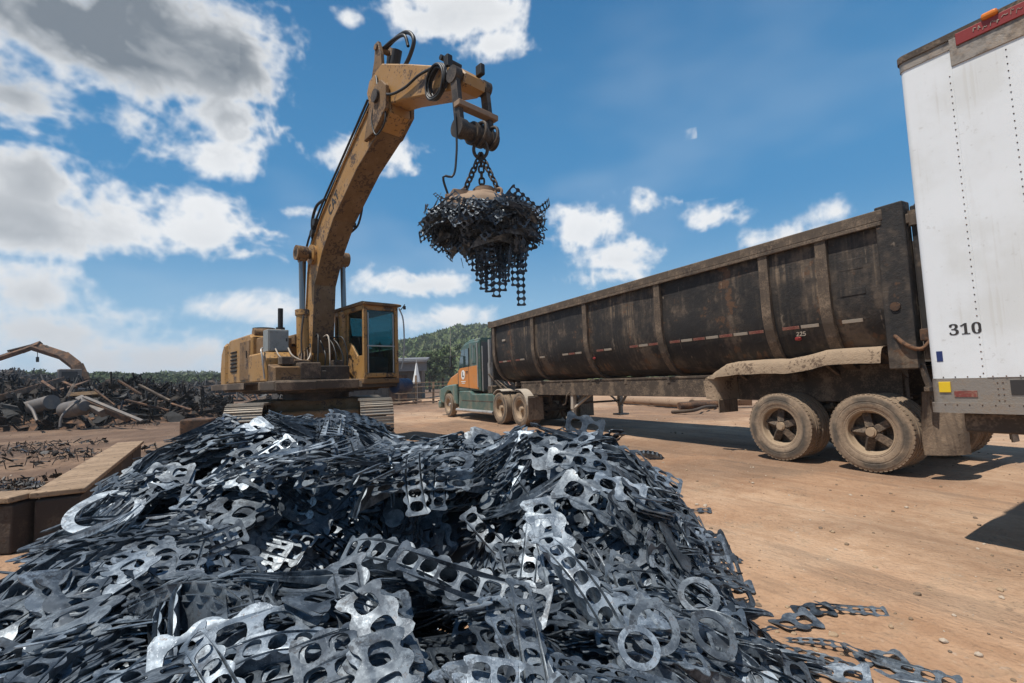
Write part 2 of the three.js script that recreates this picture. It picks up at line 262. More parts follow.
function instanced(name, geo, mat, list, parent, color) {
  const m = new THREE.InstancedMesh(geo, mat, list.length); m.name = name; m.castShadow = m.receiveShadow = true; const c = new THREE.Color();
  list.forEach((e, i) => { m.setMatrixAt(i, e.m ?? e); if (color || e.c) m.setColorAt(i, c.setRGB(...(e.c ?? color(i)))); });
  m.instanceMatrix.needsUpdate = true; parent.add(m); return m;
}
const mat4 = (p, q, s) => new THREE.Matrix4().compose(p, q, s);

// ---------------------------------------------------------------- the setting: ground, hill, far wood
const scrapH = (() => {   // height of the scrap heap over the ground at (x, distance ahead)
  const sup = (x, d, cx, cd, rx, rd, h, p) => { const q = Math.pow(Math.pow(Math.abs((x - cx) / rx), p) + Math.pow(Math.abs((d - cd) / rd), p), 1); return q >= 1 ? 0 : h * Math.pow(1 - q, 0.85); };
  return (x, d) => {
    const a = sup(x, d, -2.35, 5.1, 1.36, 2.1, 1.06, 3.0), b = sup(x, d, 0.28, 3.9, 1.08, 1.5, 0.94, 2.6), c = sup(x, d, -0.85, 2.1, 1.85, 1.6, 0.55, 2.3), e = sup(x, d, 0.6, 2.5, 0.58, 0.8, 0.34, 2);
    const l = sup(x, d, -2.2, 3.2, 1.0, 1.4, 0.6, 2.2), m = sup(x, d, -0.8, 4.6, 1.6, 1.6, 0.8, 2.2), p5 = (v) => v ** 5;
    let h = Math.pow(p5(a) + p5(b) + p5(c) + p5(e) + p5(l) + p5(m), 0.2);
    const hx = (x + 0.75) / 0.75, hd = (d - 3.1) / 0.5; h -= 0.62 * Math.exp(-(hx * hx + hd * hd));
    if (h > 0.02) h += (fbm3(x * 1.7, d * 1.7, 3, 3) - 0.5) * 0.24 * Math.min(1, h * 3);
    return Math.max(0, h);
  };
})();
const groundH = (x, z) => {
  const r = Math.hypot(x, z); let h = (fbm3(x * 0.35, z * 0.35, 1, 4) - 0.5) * 0.07 + (fbm3(x * 2.3, z * 2.3, 5, 3) - 0.5) * 0.02;
  // wheel ruts along the haul road, which runs the way the lorry points
  const s = x * 0.883 - z * 0.47 * -1, u = (x * 0.883 + z * -0.47), wv = Math.sin(u * 5.3 + fbm3(x * 0.2, z * 0.2, 9, 2) * 4) * 0.022; h += wv * sstep(0.3, 0.8, fbm3(x * 0.15, z * 0.15, 2, 2) + 0.15);
  const far = sstep(30, 90, r); h *= 1 - 0.6 * far;
  return h - 0.03 + 0 * s;
};
{
  const n = 300, pos = [], idx = [], col = [], uv = [];
  const w = (t) => { const s = Math.sign(t), a = Math.abs(t); return s * (14 * a + 60 * a ** 3 + 1900 * a ** 9); };
  for (let j = 0; j <= n; j++) for (let i = 0; i <= n; i++) {
    const x = w(i / n * 2 - 1) + 1, z = w(j / n * 2 - 1) - 7; pos.push(x, groundH(x, z), z); uv.push(-0.47 * x - 0.883 * z, 0.883 * x - 0.47 * z);
    const left = sstep(-4.5, -9, x + 3 * (fbm3(x * 0.3, z * 0.3, 6, 3) - 0.5)) * sstep(-70, -30, z * 0 - 20), f = fbm3(x * 0.22, z * 0.22, 4, 4), g = fbm3(x * 0.9, z * 0.9, 8, 4), c = [1, 1, 1];
    blend(c, [0.5, 0.46, 0.44], 0.85 * sstep(0.5, 0.64, f));  blend(c, [0.8, 0.72, 0.66], 0.7 * sstep(0.52, 0.66, g)); blend(c, [0.3, 0.27, 0.26], left * (0.72 + 0.3 * sstep(0.4, 0.6, g)));
    col.push(...c);
  }
  for (let j = 0; j < n; j++) for (let i = 0; i < n; i++) { const a = j * (n + 1) + i, b = a + 1, c = a + n + 1, d = c + 1; idx.push(a, c, b, b, c, d); }
  const g = new THREE.BufferGeometry(); g.setAttribute('position', new THREE.Float32BufferAttribute(pos, 3)); g.setAttribute('uv', new THREE.Float32BufferAttribute(uv, 2)); g.setAttribute('color', new THREE.Float32BufferAttribute(col, 3)); g.setIndex(idx); g.computeVertexNormals();
  M.ground = std({ vertexColors: true, roughness: 0.96, bumpMap: greyTex((i) => 0.3 * F.a[i] + 0.3 * F.c[i] + 0.2 * F.d[i] + 0.2 * F.rut[i], 2.6), bumpScale: 0.06, map: colTex((i, c) => {
    mix3(c, [0.35, 0.215, 0.128], [0.5, 0.335, 0.215], sstep(0.3, 0.7, 0.4 * F.a[i] + 0.3 * F.c[i] + 0.3 * F.rut[i])); blend(c, [0.22, 0.145, 0.095], 0.55 * sstep(0.54, 0.7, F.rut[i] * 0.55 + F.a[i] * 0.45)); blend(c, [0.3, 0.205, 0.13], 0.6 * sstep(0.55, 0.72, F.c[i] * 0.6 + F.b[i] * 0.4)); blend(c, [0.5, 0.4, 0.31], 0.6 * sstep(0.72, 0.8, F.d[i] * 0.6 + F.c[i] * 0.4)); blend(c, [0.14, 0.1, 0.07], 0.6 * sstep(0.7, 0.76, F.d[i] * 0.5 + F.b[i] * 0.5));
  }, 3.1) });
  const m = new THREE.Mesh(g, M.ground); m.name = 'ground'; m.receiveShadow = true; tag(m, 'bare tan dirt yard with wheel ruts and stones', 'ground', null, 'structure'); scene.add(m);
}
// pebbles and clods on the dirt
{
  const geo = boxUV(new THREE.IcosahedronGeometry(1, 1)); { const p = geo.attributes.position; for (let i = 0; i < p.count; i++) { const x = p.getX(i), y = p.getY(i), z = p.getZ(i), k = 0.75 + 0.6 * noise3(x * 1.7 + 9, y * 1.7, z * 1.7); p.setXYZ(i, x * k, y * k * 0.65, z * k); } geo.computeVertexNormals(); }
  const list = [], q = new THREE.Quaternion(), cols = [[0.34, 0.24, 0.15], [0.2, 0.14, 0.09], [0.42, 0.34, 0.26], [0.16, 0.115, 0.08]];
  for (let k = 0; k < 4200; k++) {
    const d = 1.5 + 30 * Math.pow(rnd(), 1.9), x = (rnd() * 2.4 - 1.2) * d, z = -d; if (scrapH(x, d) > 0.05) continue;
    const s = 0.0035 + 0.017 * Math.pow(rnd(), 6) + 0.0003 * d; q.setFromEuler(new THREE.Euler(0, R(0, 6.3), R(-0.3, 0.3)));
    list.push({ m: mat4(V(x, groundH(x, z) + s * 0.25, z), q.clone(), V(s * R(0.8, 1.5), s, s)), c: cols[Math.floor(rnd() * 4)] });
  }
  const m = instanced('gravel', geo, std({ color: 0xffffff, roughness: 0.95 }), list, scene); tag(m, 'loose pebbles and clods strewn over the dirt', 'gravel', null, 'stuff');
}
// wooded hill behind the lorry and low wood along the left horizon
const leafGeo = (() => {   // a clump of leaf-sized faces
  const pos = [], col = [], r = rngOf(5);
  for (let k = 0; k < 46; k++) {
    const th = r() * 6.283, ph = Math.acos(1 - 1.7 * r()), rad = 0.62 + 0.42 * r(), c = V(Math.sin(ph) * Math.cos(th) * rad, Math.cos(ph) * rad * 0.95, Math.sin(ph) * Math.sin(th) * rad), s = 0.2 + 0.2 * r();
    const a = V(r() - 0.5, r() - 0.5, r() - 0.5).normalize(), b = a.clone().cross(V(r() - 0.5, r() - 0.5, r() - 0.5)).normalize();
    for (const [i, j] of [[-1, -0.6], [1, -0.5], [0.1, 1]]) { pos.push(c.x + (a.x * i + b.x * j) * s, c.y + (a.y * i + b.y * j) * s, c.z + (a.z * i + b.z * j) * s); const v = 0.8 + 0.4 * ((k * 7) % 5) / 5; col.push(v, v, v); }
  }
  const core = ND(new THREE.IcosahedronGeometry(0.66, 1)).attributes.position; for (let i = 0; i < core.count; i++) { pos.push(core.getX(i), core.getY(i), core.getZ(i)); col.push(0.75, 0.75, 0.75); }
  const g = new THREE.BufferGeometry(); g.setAttribute('position', new THREE.Float32BufferAttribute(pos, 3)); g.setAttribute('color', new THREE.Float32BufferAttribute(col, 3)); g.computeVertexNormals(); return g;
})();
M.leaf.vertexColors = true;
{
  const top = (x) => 8 + 29 * sstep(-150, -10, x) + 7 * (fbm3(x * 0.02, 0, 3, 3) - 0.5);   // ridge height
  const hh = (x, z) => { const t = clamp((-z - 150) / 230); return -0.5 + top(x) * Math.sin(Math.min(1, t) * Math.PI / 2) * (0.9 + 0.2 * fbm3(x * 0.015, z * 0.015, 1, 3)); };
  const nx = 60, nz = 30, pos = [], idx = [];
  for (let j = 0; j <= nz; j++) for (let i = 0; i <= nx; i++) { const x = -230 + 700 * i / nx, z = -140 - 300 * j / nz; pos.push(x, hh(x, z) - 0.6, z); }
  for (let j = 0; j < nz; j++) for (let i = 0; i < nx; i++) { const a = j * (nx + 1) + i, b = a + 1, c = a + nx + 1, d = c + 1; idx.push(a, b, c, b, d, c); }
  const g = new THREE.BufferGeometry(); g.setAttribute('position', new THREE.Float32BufferAttribute(pos, 3)); g.setIndex(idx); g.computeVertexNormals();
  const m = new THREE.Mesh(ND(g), std({ color: rgb(0.045, 0.055, 0.025), roughness: 0.95, side: THREE.DoubleSide })); m.name = 'hill'; m.castShadow = m.receiveShadow = true; tag(m, 'low green wooded hill behind the lorry', 'hill', null, 'structure'); scene.add(m);
  const list = [], q = new THREE.Quaternion(), e = new THREE.Euler();
  for (let k = 0; k < 7000; k++) {
    const x = R(-220, 260), z = -145 - 285 * rnd(), s = R(2.6, 4.6); if (x > 90 && rnd() < 0.6) continue;
    const v = R(0.6, 1.25); q.setFromEuler(e.set(R(-0.2, 0.2), R(0, 6.3), R(-0.2, 0.2))); list.push({ m: mat4(V(x, hh(x, z) + s * 0.35, z), q.clone(), V(s, s * R(0.8, 1.2), s)), c: [0.13 * v, 0.165 * v * R(0.9, 1.1), 0.05 * v] });
  }
  tag(instanced('hill_wood', leafGeo, M.leaf, list, scene), 'dense green wood covering the hill behind the lorry', 'wood', null, 'stuff');
  const l2 = [];
  for (let k = 0; k < 2600; k++) {
    const a = R(-0.98, -0.4), d = R(120, 150), x = Math.sin(a) * d * 1.2, z = -Math.cos(a) * d * 1.05, s = R(0.8, 1.7), v = R(0.6, 1.2), hgt = 3.2 + 4.2 * fbm3(x * 0.045, 0, 7, 3) + 2.5 * (noise3(x * 0.2, 1, 1) - 0.5);
    q.setFromEuler(e.set(R(-0.3, 0.3), R(0, 6.3), 0)); l2.push({ m: mat4(V(x, Math.max(0.6, hgt * Math.sqrt(rnd())), z), q.clone(), V(s * 1.2, s, s)), c: [0.07 * v, 0.1 * v, 0.035 * v] });
  }
  tag(instanced('far_wood', leafGeo, M.leaf, l2, scene), 'dark low wood along the horizon beyond the scrap mounds', 'wood', null, 'stuff');
}
// trees that stand out at the foot of the hill
function tree(x, z, h, label, tone, group) {
  const t = thing('tree', label, 'tree', [x, groundH(x, z) - 0.05, z], R(0, 6), group);
  const limbs = [rod(V(0, 0, 0), V(0.1, h * 0.55, 0), h * 0.035, 8, h * 0.02)];
  for (let k = 0; k < 5; k++) { const a = k * 1.26 + R(-0.3, 0.3); limbs.push(rod(V(0.07, h * R(0.3, 0.5), 0), V(Math.cos(a) * h * 0.24, h * R(0.6, 0.85), Math.sin(a) * h * 0.24), h * 0.014, 6, h * 0.006)); }
  part('trunk', limbs, M.bark, t);
  const list = [];
  for (let k = 0; k < 46; k++) { const a = R(0, 6.3), r = h * 0.34 * Math.sqrt(rnd()), y = h * R(0.36, 0.98), f = Math.sqrt(clamp(1 - Math.pow((y / h - 0.62) / 0.4, 2))), s = h * R(0.06, 0.12), v = tone * R(0.6, 1.3), g = put(leafGeo.clone().scale(s, s, s), Math.cos(a) * r * f, y, Math.sin(a) * r * f, R(-0.5, 0.5), R(0, 6.3)), c = g.attributes.color; for (let i = 0; i < c.count; i++) { const w = c.getX(i); c.setXYZ(i, 0.1 * v * w, 0.14 * v * w, 0.045 * v * w); } list.push(g); }
  part('crown', list, M.leaf, t); return t;
}
for (const [px, z, h, tone] of [[418, 92, 5.5, 0.9], [430, 88, 7, 0.8], [443, 90, 8, 1.0], [468, 96, 9, 0.85], [486, 92, 8, 0.75], [405, 100, 6, 0.8]]) { const p = atDepth(px, 395, z); tree(p.x, p.z, h, 'broad green tree at the foot of the wooded hill', tone, 'trees at the foot of the hill'); }

// ---------------------------------------------------------------- low wall beside the heap
{
  const a = V(-4.55, 0, -4.95), b = V(-7.6, 0, -9.8), t = thing('low_barrier_wall', 'low dark rusty steel barrier with tan dusty top boards left of the scrap heap', 'wall', [a.x, 0, a.z]);
  const seg = (from, to, h, th, n) => {
    const d = to.clone().sub(from), L = d.length(), ang = Math.atan2(d.x, d.z);
    for (let k = 0; k < n; k++) {
      const z0 = L * k / n, z1 = L * (k + 1) / n - 0.012, mid = from.clone().addScaledVector(d, (z0 + z1) / 2 / L);
      const w = part('wall_block', [rbox(th, h - 0.05, z1 - z0, 0, (h - 0.05) / 2 - 0.02, 0, 0.02)], M.wallFace, t); w.position.copy(mid).sub(a); w.rotation.y = ang + R(-0.008, 0.008);
      const c = part('top_board', [rbox(th + 0.08, 0.055, z1 - z0 + 0.004, 0, h - 0.02, 0, 0.012)], M.timber, t); c.position.copy(mid).sub(a); c.rotation.y = ang + R(-0.01, 0.01);
    }
  };
  seg(a, b, 0.5, 0.34, 4); seg(V(-4.75, 0, -4.85), V(-8.6, 0, -4.55), 0.5, 0.3, 3);
}
// ---------------------------------------------------------------- buildings and odds and ends far off
{
  const p = onHeight(412, 401), t = thing('storage_shed', 'long low weathered grey shed with flat roof behind the tracked loader', 'shed', [p.x, 0, p.z], 0.12);
  const s = 1.0; const L = 9, w = 5, h = 3.6;
  part('wall', [box(L, h, w, -3.6, h / 2, -2.5)], M.shedWall, t);
  for (let k = 0; k < 15; k++) part('wall_board', [rbox(0.56, h - 0.1, 0.05, -7.8 + k * 0.6, h / 2, 0.025 + R(0, 0.02), 0.01)], M.shedWall, t);
  part('roof', [rbox(L + 1, 0.22, w + 1.4, -3.6, h + 0.25, -2.3, 0.03, 0.09)], M.shedRoof, t);
  part('fascia', [rbox(L + 1, 1.1, 0.08, -3.6, h - 0.35, 0.42, 0.01)], M.shedRoof, t);
  part('door', [rbox(1.6, 2.4, 0.06, -1.2, 1.2, 0.11, 0.01)], M.rust, t);
  const u = atDepth(417, 391, -p.z - 3), g = thing('folded_parasol', 'closed white parasol on a pole before the shed', 'parasol', [u.x, 0, u.z]);
  part('pole', [rod(V(0, 0, 0), V(0, 3.6, 0), 0.04, 8)], M.alu, g); const cl = lathe([[0.02, 3.4], [0.09, 3.0], [0.16, 2.5], [0.24, 2.0], [0.3, 1.6], [0.26, 1.58]], 14); { const q = cl.attributes.position; for (let i = 0; i < q.count; i++) { const a = Math.atan2(q.getZ(i), q.getX(i)), k = 1 + 0.25 * Math.sin(a * 5); q.setX(i, q.getX(i) * k); q.setZ(i, q.getZ(i) * k); } cl.computeVertexNormals(); } part('canopy', [cl], M.cloth, g); part('base', [rod(V(0, 0, 0), V(0, 0.12, 0), 0.4, 16)], M.frame, g);
  // rough timber fence and stacked boards in front of the shed
  const f = onHeight(432, 403), fn = thing('timber_rack', 'rickety timber rack with leaning boards in front of the shed', 'rack', [f.x, 0, f.z], 0.2);
  for (let k = 0; k < 5; k++) part('post', [bar(V(-2.5 + k * 1.3, -0.05, 0), V(-2.4 + k * 1.3 + R(-0.1, 0.1), R(1.5, 2.3), R(-0.2, 0.2)), 0.16)], M.timber, fn);
  for (let k = 0; k < 4; k++) part('rail', [bar(V(-2.8, 0.4 + k * 0.42, 0.1), V(3, 0.45 + k * 0.4 + R(-0.15, 0.15), 0.12), 0.05, 0.18)], M.timber, fn);
  for (let k = 0; k < 9; k++) { const x = f.x + R(-4.5, 3), z = f.z + R(0.8, 2.4), a = R(-0.6, 0.6), l = R(1.2, 3); one('board', [rbox(l, 0.1, 0.25, x, 0.08 + k * 0.012, z, 0.02, 0, a, R(-0.04, 0.04))], k % 2 ? M.timber : M.rust, 'weathered board lying on the dirt before the timber rack', 'board', 'boards before the timber rack'); }
  // pipes and poles lying beyond the lorry, on a low bank
  const bk = [onHeight(612, 401), onHeight(735, 404)];
  one('long_pipe', [rod(onHeight(618, 399.5, 0.2), onHeight(692, 404, 0.2), 0.2, 12)], M.rustPale, 'long dusty pipe on the dirt beyond the tipper trailer', 'pipe');
  one('long_beam', [bar(onHeight(684, 402, 0.25), onHeight(752, 401, 0.25), 0.3)], M.rustPale, 'pale steel beam beyond the tipper trailer', 'beam');
  one('short_pipe', [rod(onHeight(679, 406, 0.15), onHeight(716, 404, 0.15), 0.16, 10)], M.rust, 'short rusty pipe beside the pale steel beam', 'pipe');
  one('bent_branch', [tube([onHeight(672, 412, 0.05), onHeight(690, 411, 0.12), onHeight(705, 407, 0.14), onHeight(718, 406, 0.05)], 0.06, 14, 6)], M.bark, 'crooked dark branch on the dirt beyond the tipper trailer', 'branch');
}
// low bank of spoil behind the lorry
{
  const nx = 70, nz = 14, pos = [], idx = [];
  for (let j = 0; j <= nz; j++) for (let i = 0; i <= nx; i++) { const x = -22 + 70 * i / nx, t = j / nz, z = -40 - 14 * t + 0.1 * x; pos.push(x, -0.15 + 1.25 * Math.sin(t * Math.PI) * (0.5 + 0.9 * fbm3(x * 0.25, z * 0.25, 2, 4)) * sstep(-14, 2, x), z); }
  for (let j = 0; j < nz; j++) for (let i = 0; i < nx; i++) { const a = j * (nx + 1) + i, b = a + 1, c = a + nx + 1, d = c + 1; idx.push(a, b, c, b, d, c); }
  const g = new THREE.BufferGeometry(); g.setAttribute('position', new THREE.Float32BufferAttribute(pos, 3)); g.setIndex(idx); g.computeVertexNormals();
  const m = part('dirt_bank', [g], std({ map: M.ground.map, roughness: 0.96, bumpMap: coarseBump, bumpScale: 0.03 }), scene); tag(m, 'low bank of dirt beyond the lorry', 'dirt bank', null, 'structure');
}

// ---------------------------------------------------------------- scrap mounds on the left
const junkCols = [[0.06, 0.04, 0.03], [0.12, 0.065, 0.035], [0.09, 0.085, 0.08], [0.2, 0.19, 0.18], [0.05, 0.05, 0.05], [0.16, 0.11, 0.07], [0.32, 0.3, 0.28], [0.07, 0.05, 0.04], [0.05, 0.07, 0.11]];
const junkShapes = [boxUV(new THREE.BoxGeometry(1, 0.03, 0.7, 1, 1, 1)), boxUV(new THREE.CylinderGeometry(0.07, 0.07, 1.8, 8)), join([box(1.8, 0.03, 0.2, 0, 0.1, 0), box(1.8, 0.03, 0.2, 0, -0.1, 0), box(1.8, 0.2, 0.03, 0, 0, 0)]), join([tube([V(-0.8, 0, 0), V(-0.3, 0.3, 0.1), V(0.2, 0.1, -0.1), V(0.8, 0.45, 0.2)], 0.035, 12, 5)]), boxUV((() => { const g = new THREE.IcosahedronGeometry(0.5, 1), p = g.attributes.position; for (let i = 0; i < p.count; i++) { const k = 0.7 + 0.7 * noise3(p.getX(i) * 2.4 + 3, p.getY(i) * 2.4, p.getZ(i) * 2.4); p.setXYZ(i, p.getX(i) * k, p.getY(i) * k * 0.7, p.getZ(i) * k); } g.computeVertexNormals(); return g; })()), join([(() => { const g = new THREE.PlaneGeometry(1.2, 0.9, 4, 3), p = g.attributes.position; for (let i = 0; i < p.count; i++) p.setZ(i, 0.35 * (noise3(p.getX(i) * 2 + 5, p.getY(i) * 2, 1) - 0.5)); g.rotateX(-Math.PI / 2); g.computeVertexNormals(); return g; })()])];
M.junk.side = THREE.DoubleSide;
function mound(name, label, heightAt, spots, scale, tone = 1) {
  const g = thing(name, label, 'scrap mound'); g.userData.kind = 'stuff'; const by = junkShapes.map(() => []), e = new THREE.Euler(), q = new THREE.Quaternion();
  for (const [x, z] of spots) { const h = heightAt(x, z); if (h < 0.03) continue; let k = Math.floor(rnd() * junkShapes.length); if (k === 4 && rnd() < 0.85) k = 1 + Math.floor(rnd() * 3); const s = scale * R(0.35, 1.25), c = junkCols[Math.floor(rnd() * junkCols.length)], v = tone * R(0.6, 1.2); q.setFromEuler(e.set(R(-0.6, 0.6), R(0, 6.3), R(-0.6, 0.6))); by[k].push({ m: mat4(V(x, groundH(x, z) + h * (1 - 0.25 * rnd() * rnd()) + R(-0.1, 0.15) * scale, z), q.clone(), V(s, s, s)), c: [c[0] * v, c[1] * v, c[2] * v] }); }
  by.forEach((l, k) => l.length && instanced('scrap_layer', junkShapes[k], M.junk, l, g)); return g;
}
function moundCore(g, heightAt, x0, x1, z0, z1, n) {
  const pos = [], idx = []; for (let j = 0; j <= n; j++) for (let i = 0; i <= n; i++) { const x = mix(x0, x1, i / n), z = mix(z0, z1, j / n); pos.push(x, groundH(x, z) - 0.1 + heightAt(x, z) * 0.88, z); }
  for (let j = 0; j < n; j++) for (let i = 0; i < n; i++) { const a = j * (n + 1) + i, b = a + 1, c = a + n + 1, d = c + 1; idx.push(a, c, b, b, c, d); }
  const k = new THREE.BufferGeometry(); k.setAttribute('position', new THREE.Float32BufferAttribute(pos, 3)); k.setIndex(idx); k.computeVertexNormals(); const m = part('packed_core', [k], std({ map: M.rust.map, roughness: 0.95, side: THREE.DoubleSide }), g); return m;
}
{
  const hNear = (x, z) => { const a = (x + 31) / 14.5, b = (z + 29) / 8.5, q = a * a + b * b; return q >= 1 ? 0 : 2.5 * Math.pow(1 - q, 0.75) * (0.55 + 0.75 * fbm3(x * 0.3, z * 0.3, 6, 3)); };
  const spots = []; for (let k = 0; k < 5200; k++) spots.push([R(-46, -16), R(-38, -20)]);
  moundCore(mound('near_scrap_mound', 'dark tangled mound of pipes, beams and sheet metal left of the excavator', hNear, spots, 0.7, 0.5), hNear, -46, -16, -38, -20, 50);
  const hFar = (x, z) => { const b = (z + 82) / 12; return Math.abs(b) >= 1 ? 0 : (1 - b * b) * (1.2 + 6.2 * fbm3(x * 0.08, 1, 4, 3)) * sstep(-26, -44, x) * sstep(-120, -95, x); };
  const s2 = []; for (let k = 0; k < 5200; k++) s2.push([R(-118, -24), R(-94, -70)]);
  moundCore(mound('far_scrap_mound', 'long low rubble mound of mixed scrap before the far wood', hFar, s2, 1.2, 1.1), hFar, -120, -24, -95, -69, 60);
  // flat scatter of scrap on the dirt before the mound, and a heap of grey chips by the wall
  const hs = (x, z) => 0.09 + 0.16 * sstep(0.55, 0.75, fbm3(x * 0.5, z * 0.5, 2, 3)), s3 = []; for (let k = 0; k < 2200; k++) { const d = R(8, 24), x = -d * R(0.72, 1.15), z = -d; if (fbm3(x * 0.35, z * 0.35, 8, 3) > 0.5) s3.push([x, z]); }
  mound('scrap_litter', 'loose rusty bits littering the dirt beyond the low wall', hs, s3, 0.11, 0.9);
  const hc = (x, z) => { const a = (x + 7.6) / 1.7, b = (z + 7.0) / 0.9, q = a * a + b * b; return q >= 1 ? 0 : 0.3 * (1 - q); }, s4 = []; for (let k = 0; k < 1500; k++) s4.push([R(-9.2, -6), R(-7.9, -6.1)]);
  mound('chip_heap', 'small heap of grey metal chips behind the low wall', hc, s4, 0.09, 1.7);
  // pieces of the near mound that stand out
  const P = (px, py, z) => atDepth(px, py, z), J = 'pipes and bars sticking out of the near scrap mound';
  one('large_pipe', [rod(P(14, 412, 24), P(52, 402, 23), 0.34, 18)], M.pipeGrey, 'thick grey pipe lying on the near scrap mound', 'pipe', J);
  one('tank_shell', [rod(P(66, 410, 22.5), P(82, 407, 21.8), 0.36, 18), rod(P(82, 407, 21.8), P(85, 406, 21.6), 0.36, 18, 0.22)], M.pipeGrey, 'short pale tank shell on the near scrap mound', 'tank', J);
  one('long_channel', [bar(P(84, 397, 22), P(142, 421, 20.5), 0.08, 0.13)], M.pipeGrey, 'long pale channel sloping off the near scrap mound', 'beam', J);
  one('rusty_beam', [bar(P(88, 402, 22), P(128, 418, 21), 0.3, 0.22)], M.rust, 'rusty beam sloping off the near scrap mound', 'beam', J);
  one('wide_duct', [bar(P(80, 399, 22.6), P(104, 413, 21.4), 0.34, 0.3)], M.pipeGrey, 'square grey duct sloping down the near scrap mound', 'duct', J);
  one('bent_bar', [tube([P(60, 427, 20.6), P(61, 418, 20.7), P(66, 411, 20.9), P(80, 399, 21.6)], 0.05, 16, 7)], M.pipeGrey, 'bent pale bar rising from the foot of the near scrap mound', 'bar', J);
  one('angled_bar', [tube([P(28, 405, 21.5), P(33, 411, 21), P(37, 421, 20.6)], 0.055, 10, 7)], M.pipeGrey, 'short kinked pale bar below the thick grey pipe', 'bar', J);
  one('yellow_beam', [bar(P(70, 396, 25), P(100, 394, 25.5), 0.22, 0.4)], M.yellowDirty, 'dull yellow beam across the top of the near scrap mound', 'beam', J);
  one('dark_girder', [bar(P(0, 398, 24), P(62, 380, 30), 0.4, 0.3)], M.rust, 'dark girder leaning up the near scrap mound', 'beam', J);
  one('dark_plate', [rbox(3.4, 0.08, 1.6, P(48, 393, 27).x, P(48, 393, 27).y, -27, 0.02, 0.3, 0.4, 0.35)], M.rust, 'dark rusty plate tilted on the near scrap mound', 'plate', J);
  for (let k = 0; k < 9; k++) { const x = P(20 + k * 12, 400, 22).x, a = V(x + R(-1, 1), R(0.7, 2.2), -22 + R(-3, 1)), b = a.clone().add(V(R(0.8, 2.6), R(-1.1, -0.2), R(0.2, 1.4))); one('loose_bar', [bar(a, b, R(0.05, 0.11))], k % 3 ? M.rust : M.frame, 'loose steel bar jutting from the near scrap mound', 'bar', J); }
  one('rust_block', [rbox(0.5, 0.95, 0.45, P(199, 408, 9.2).x, 0.47, -9.2, 0.04, 0, 0.3)], M.rust, 'rusty red steel block behind the crest of the heap', 'steel block');
  one('blue_sheet', [rbox(0.5, 0.95, 0.4, P(221, 408, 9.4).x, 0.46, -9.5, 0.16)], M.blueDrum, 'dull blue bin behind the crest of the heap beside the rusty block', 'bin');
}
// digger working behind the near mound
{
  const p = atDepth(80, 398, 46), t = thing('far_excavator', 'distant dusty brown excavator with arched boom behind the near scrap mound', 'excavator', [p.x, 0, p.z], -0.72);
  const z = (px, py, d) => { const q = atDepth(px, py, d); return t.worldToLocal(q); }; t.updateMatrixWorld();
  const k = 46, S = (px, py) => z(px, py, k);
  part('track', [rbox(0.7, 1, 4.6, -1.3, 0.5, 0, 0.4), rbox(0.7, 1, 4.6, 1.3, 0.5, 0, 0.4)], M.frame, t);
  part('house', [rbox(2.8, 1.3, 3.4, 0, 2.0, -0.8, 0.12)], M.yellowDirty, t);
  const cb = part('cab', [rbox(1.1, 1.75, 1.6, 0.85, 3.1, 0.9, 0.08)], M.pipeGrey, t); part('window', [rbox(1.12, 0.9, 1.1, 0.86, 3.3, 0.95, 0.03), rbox(0.86, 0.9, 0.02, 0.85, 3.3, 1.71, 0.01)], M.black, cb);
  const beam = (pts, w, h0, h1) => { const up = [], dn = [], c = pts.map((q) => S(...q)), g = []; for (let i = 0; i + 1 < c.length; i++) g.push(bar(c[i], c[i + 1].clone().lerp(c[i], -0.06), w, mix(h0, h1, i / (c.length - 1)))); return g; };
  part('boom', beam([[84, 381], [77, 366], [64, 356], [36, 347]], 0.55, 0.95, 0.6), M.rust, t);
  part('stick', beam([[40, 344], [24, 350], [-12, 362]], 0.4, 0.62, 0.4), M.rust, t);
  part('boom_cylinder', [rod(S(62, 359), S(46, 346), 0.12, 10), rod(S(36, 344), S(8, 351), 0.1, 10)], M.greaseMetal, t);
  part('hook', [rod(S(37.5, 350), S(37.5, 358), 0.03, 6), bar(S(37.5, 357), S(37.5, 362), 0.22)], M.darkMetal, t);
  const y = atDepth(112, 392, 56), d = thing('yellow_loader', 'small dusty yellow loader parked between the scrap mounds', 'loader', [y.x, 0, y.z], 0.4);
  part('body', [rbox(3.4, 1.2, 1.9, 0, 1.3, 0, 0.15), rbox(1.5, 1.1, 1.5, -0.6, 2.3, 0, 0.1)], M.yellowDirty, d); for (const [x, zz] of [[-1.1, 0.95], [1.1, 0.95], [-1.1, -0.95], [1.1, -0.95]]) part('wheel', [rod(V(x, 0.65, zz - 0.2), V(x, 0.65, zz + 0.2), 0.65, 20)], M.tyreDark, d); part('bucket', [rbox(0.9, 0.9, 2.2, 2.4, 0.5, 0, 0.1)], M.rust, d);
}

const font = await new FontLoader().loadAsync('fonts/droid/droid_sans_bold.typeface.json');
const serif = await new FontLoader().loadAsync('fonts/droid/droid_serif_bold.typeface.json');
const text = (s, size, f = font, depth = 0.004) => { const g = new TextGeometry(s, { font: f, size, depth, curveSegments: 4 }); g.computeBoundingBox(); const b = g.boundingBox; return g.translate(-(b.min.x + b.max.x) / 2, -(b.min.y + b.max.y) / 2, 0); };
function basis(g, right, up, pos) { const n = right.clone().cross(up).normalize(); return g.applyMatrix4(new THREE.Matrix4().makeBasis(right.clone().normalize(), up.clone().normalize(), n).setPosition(pos)); }

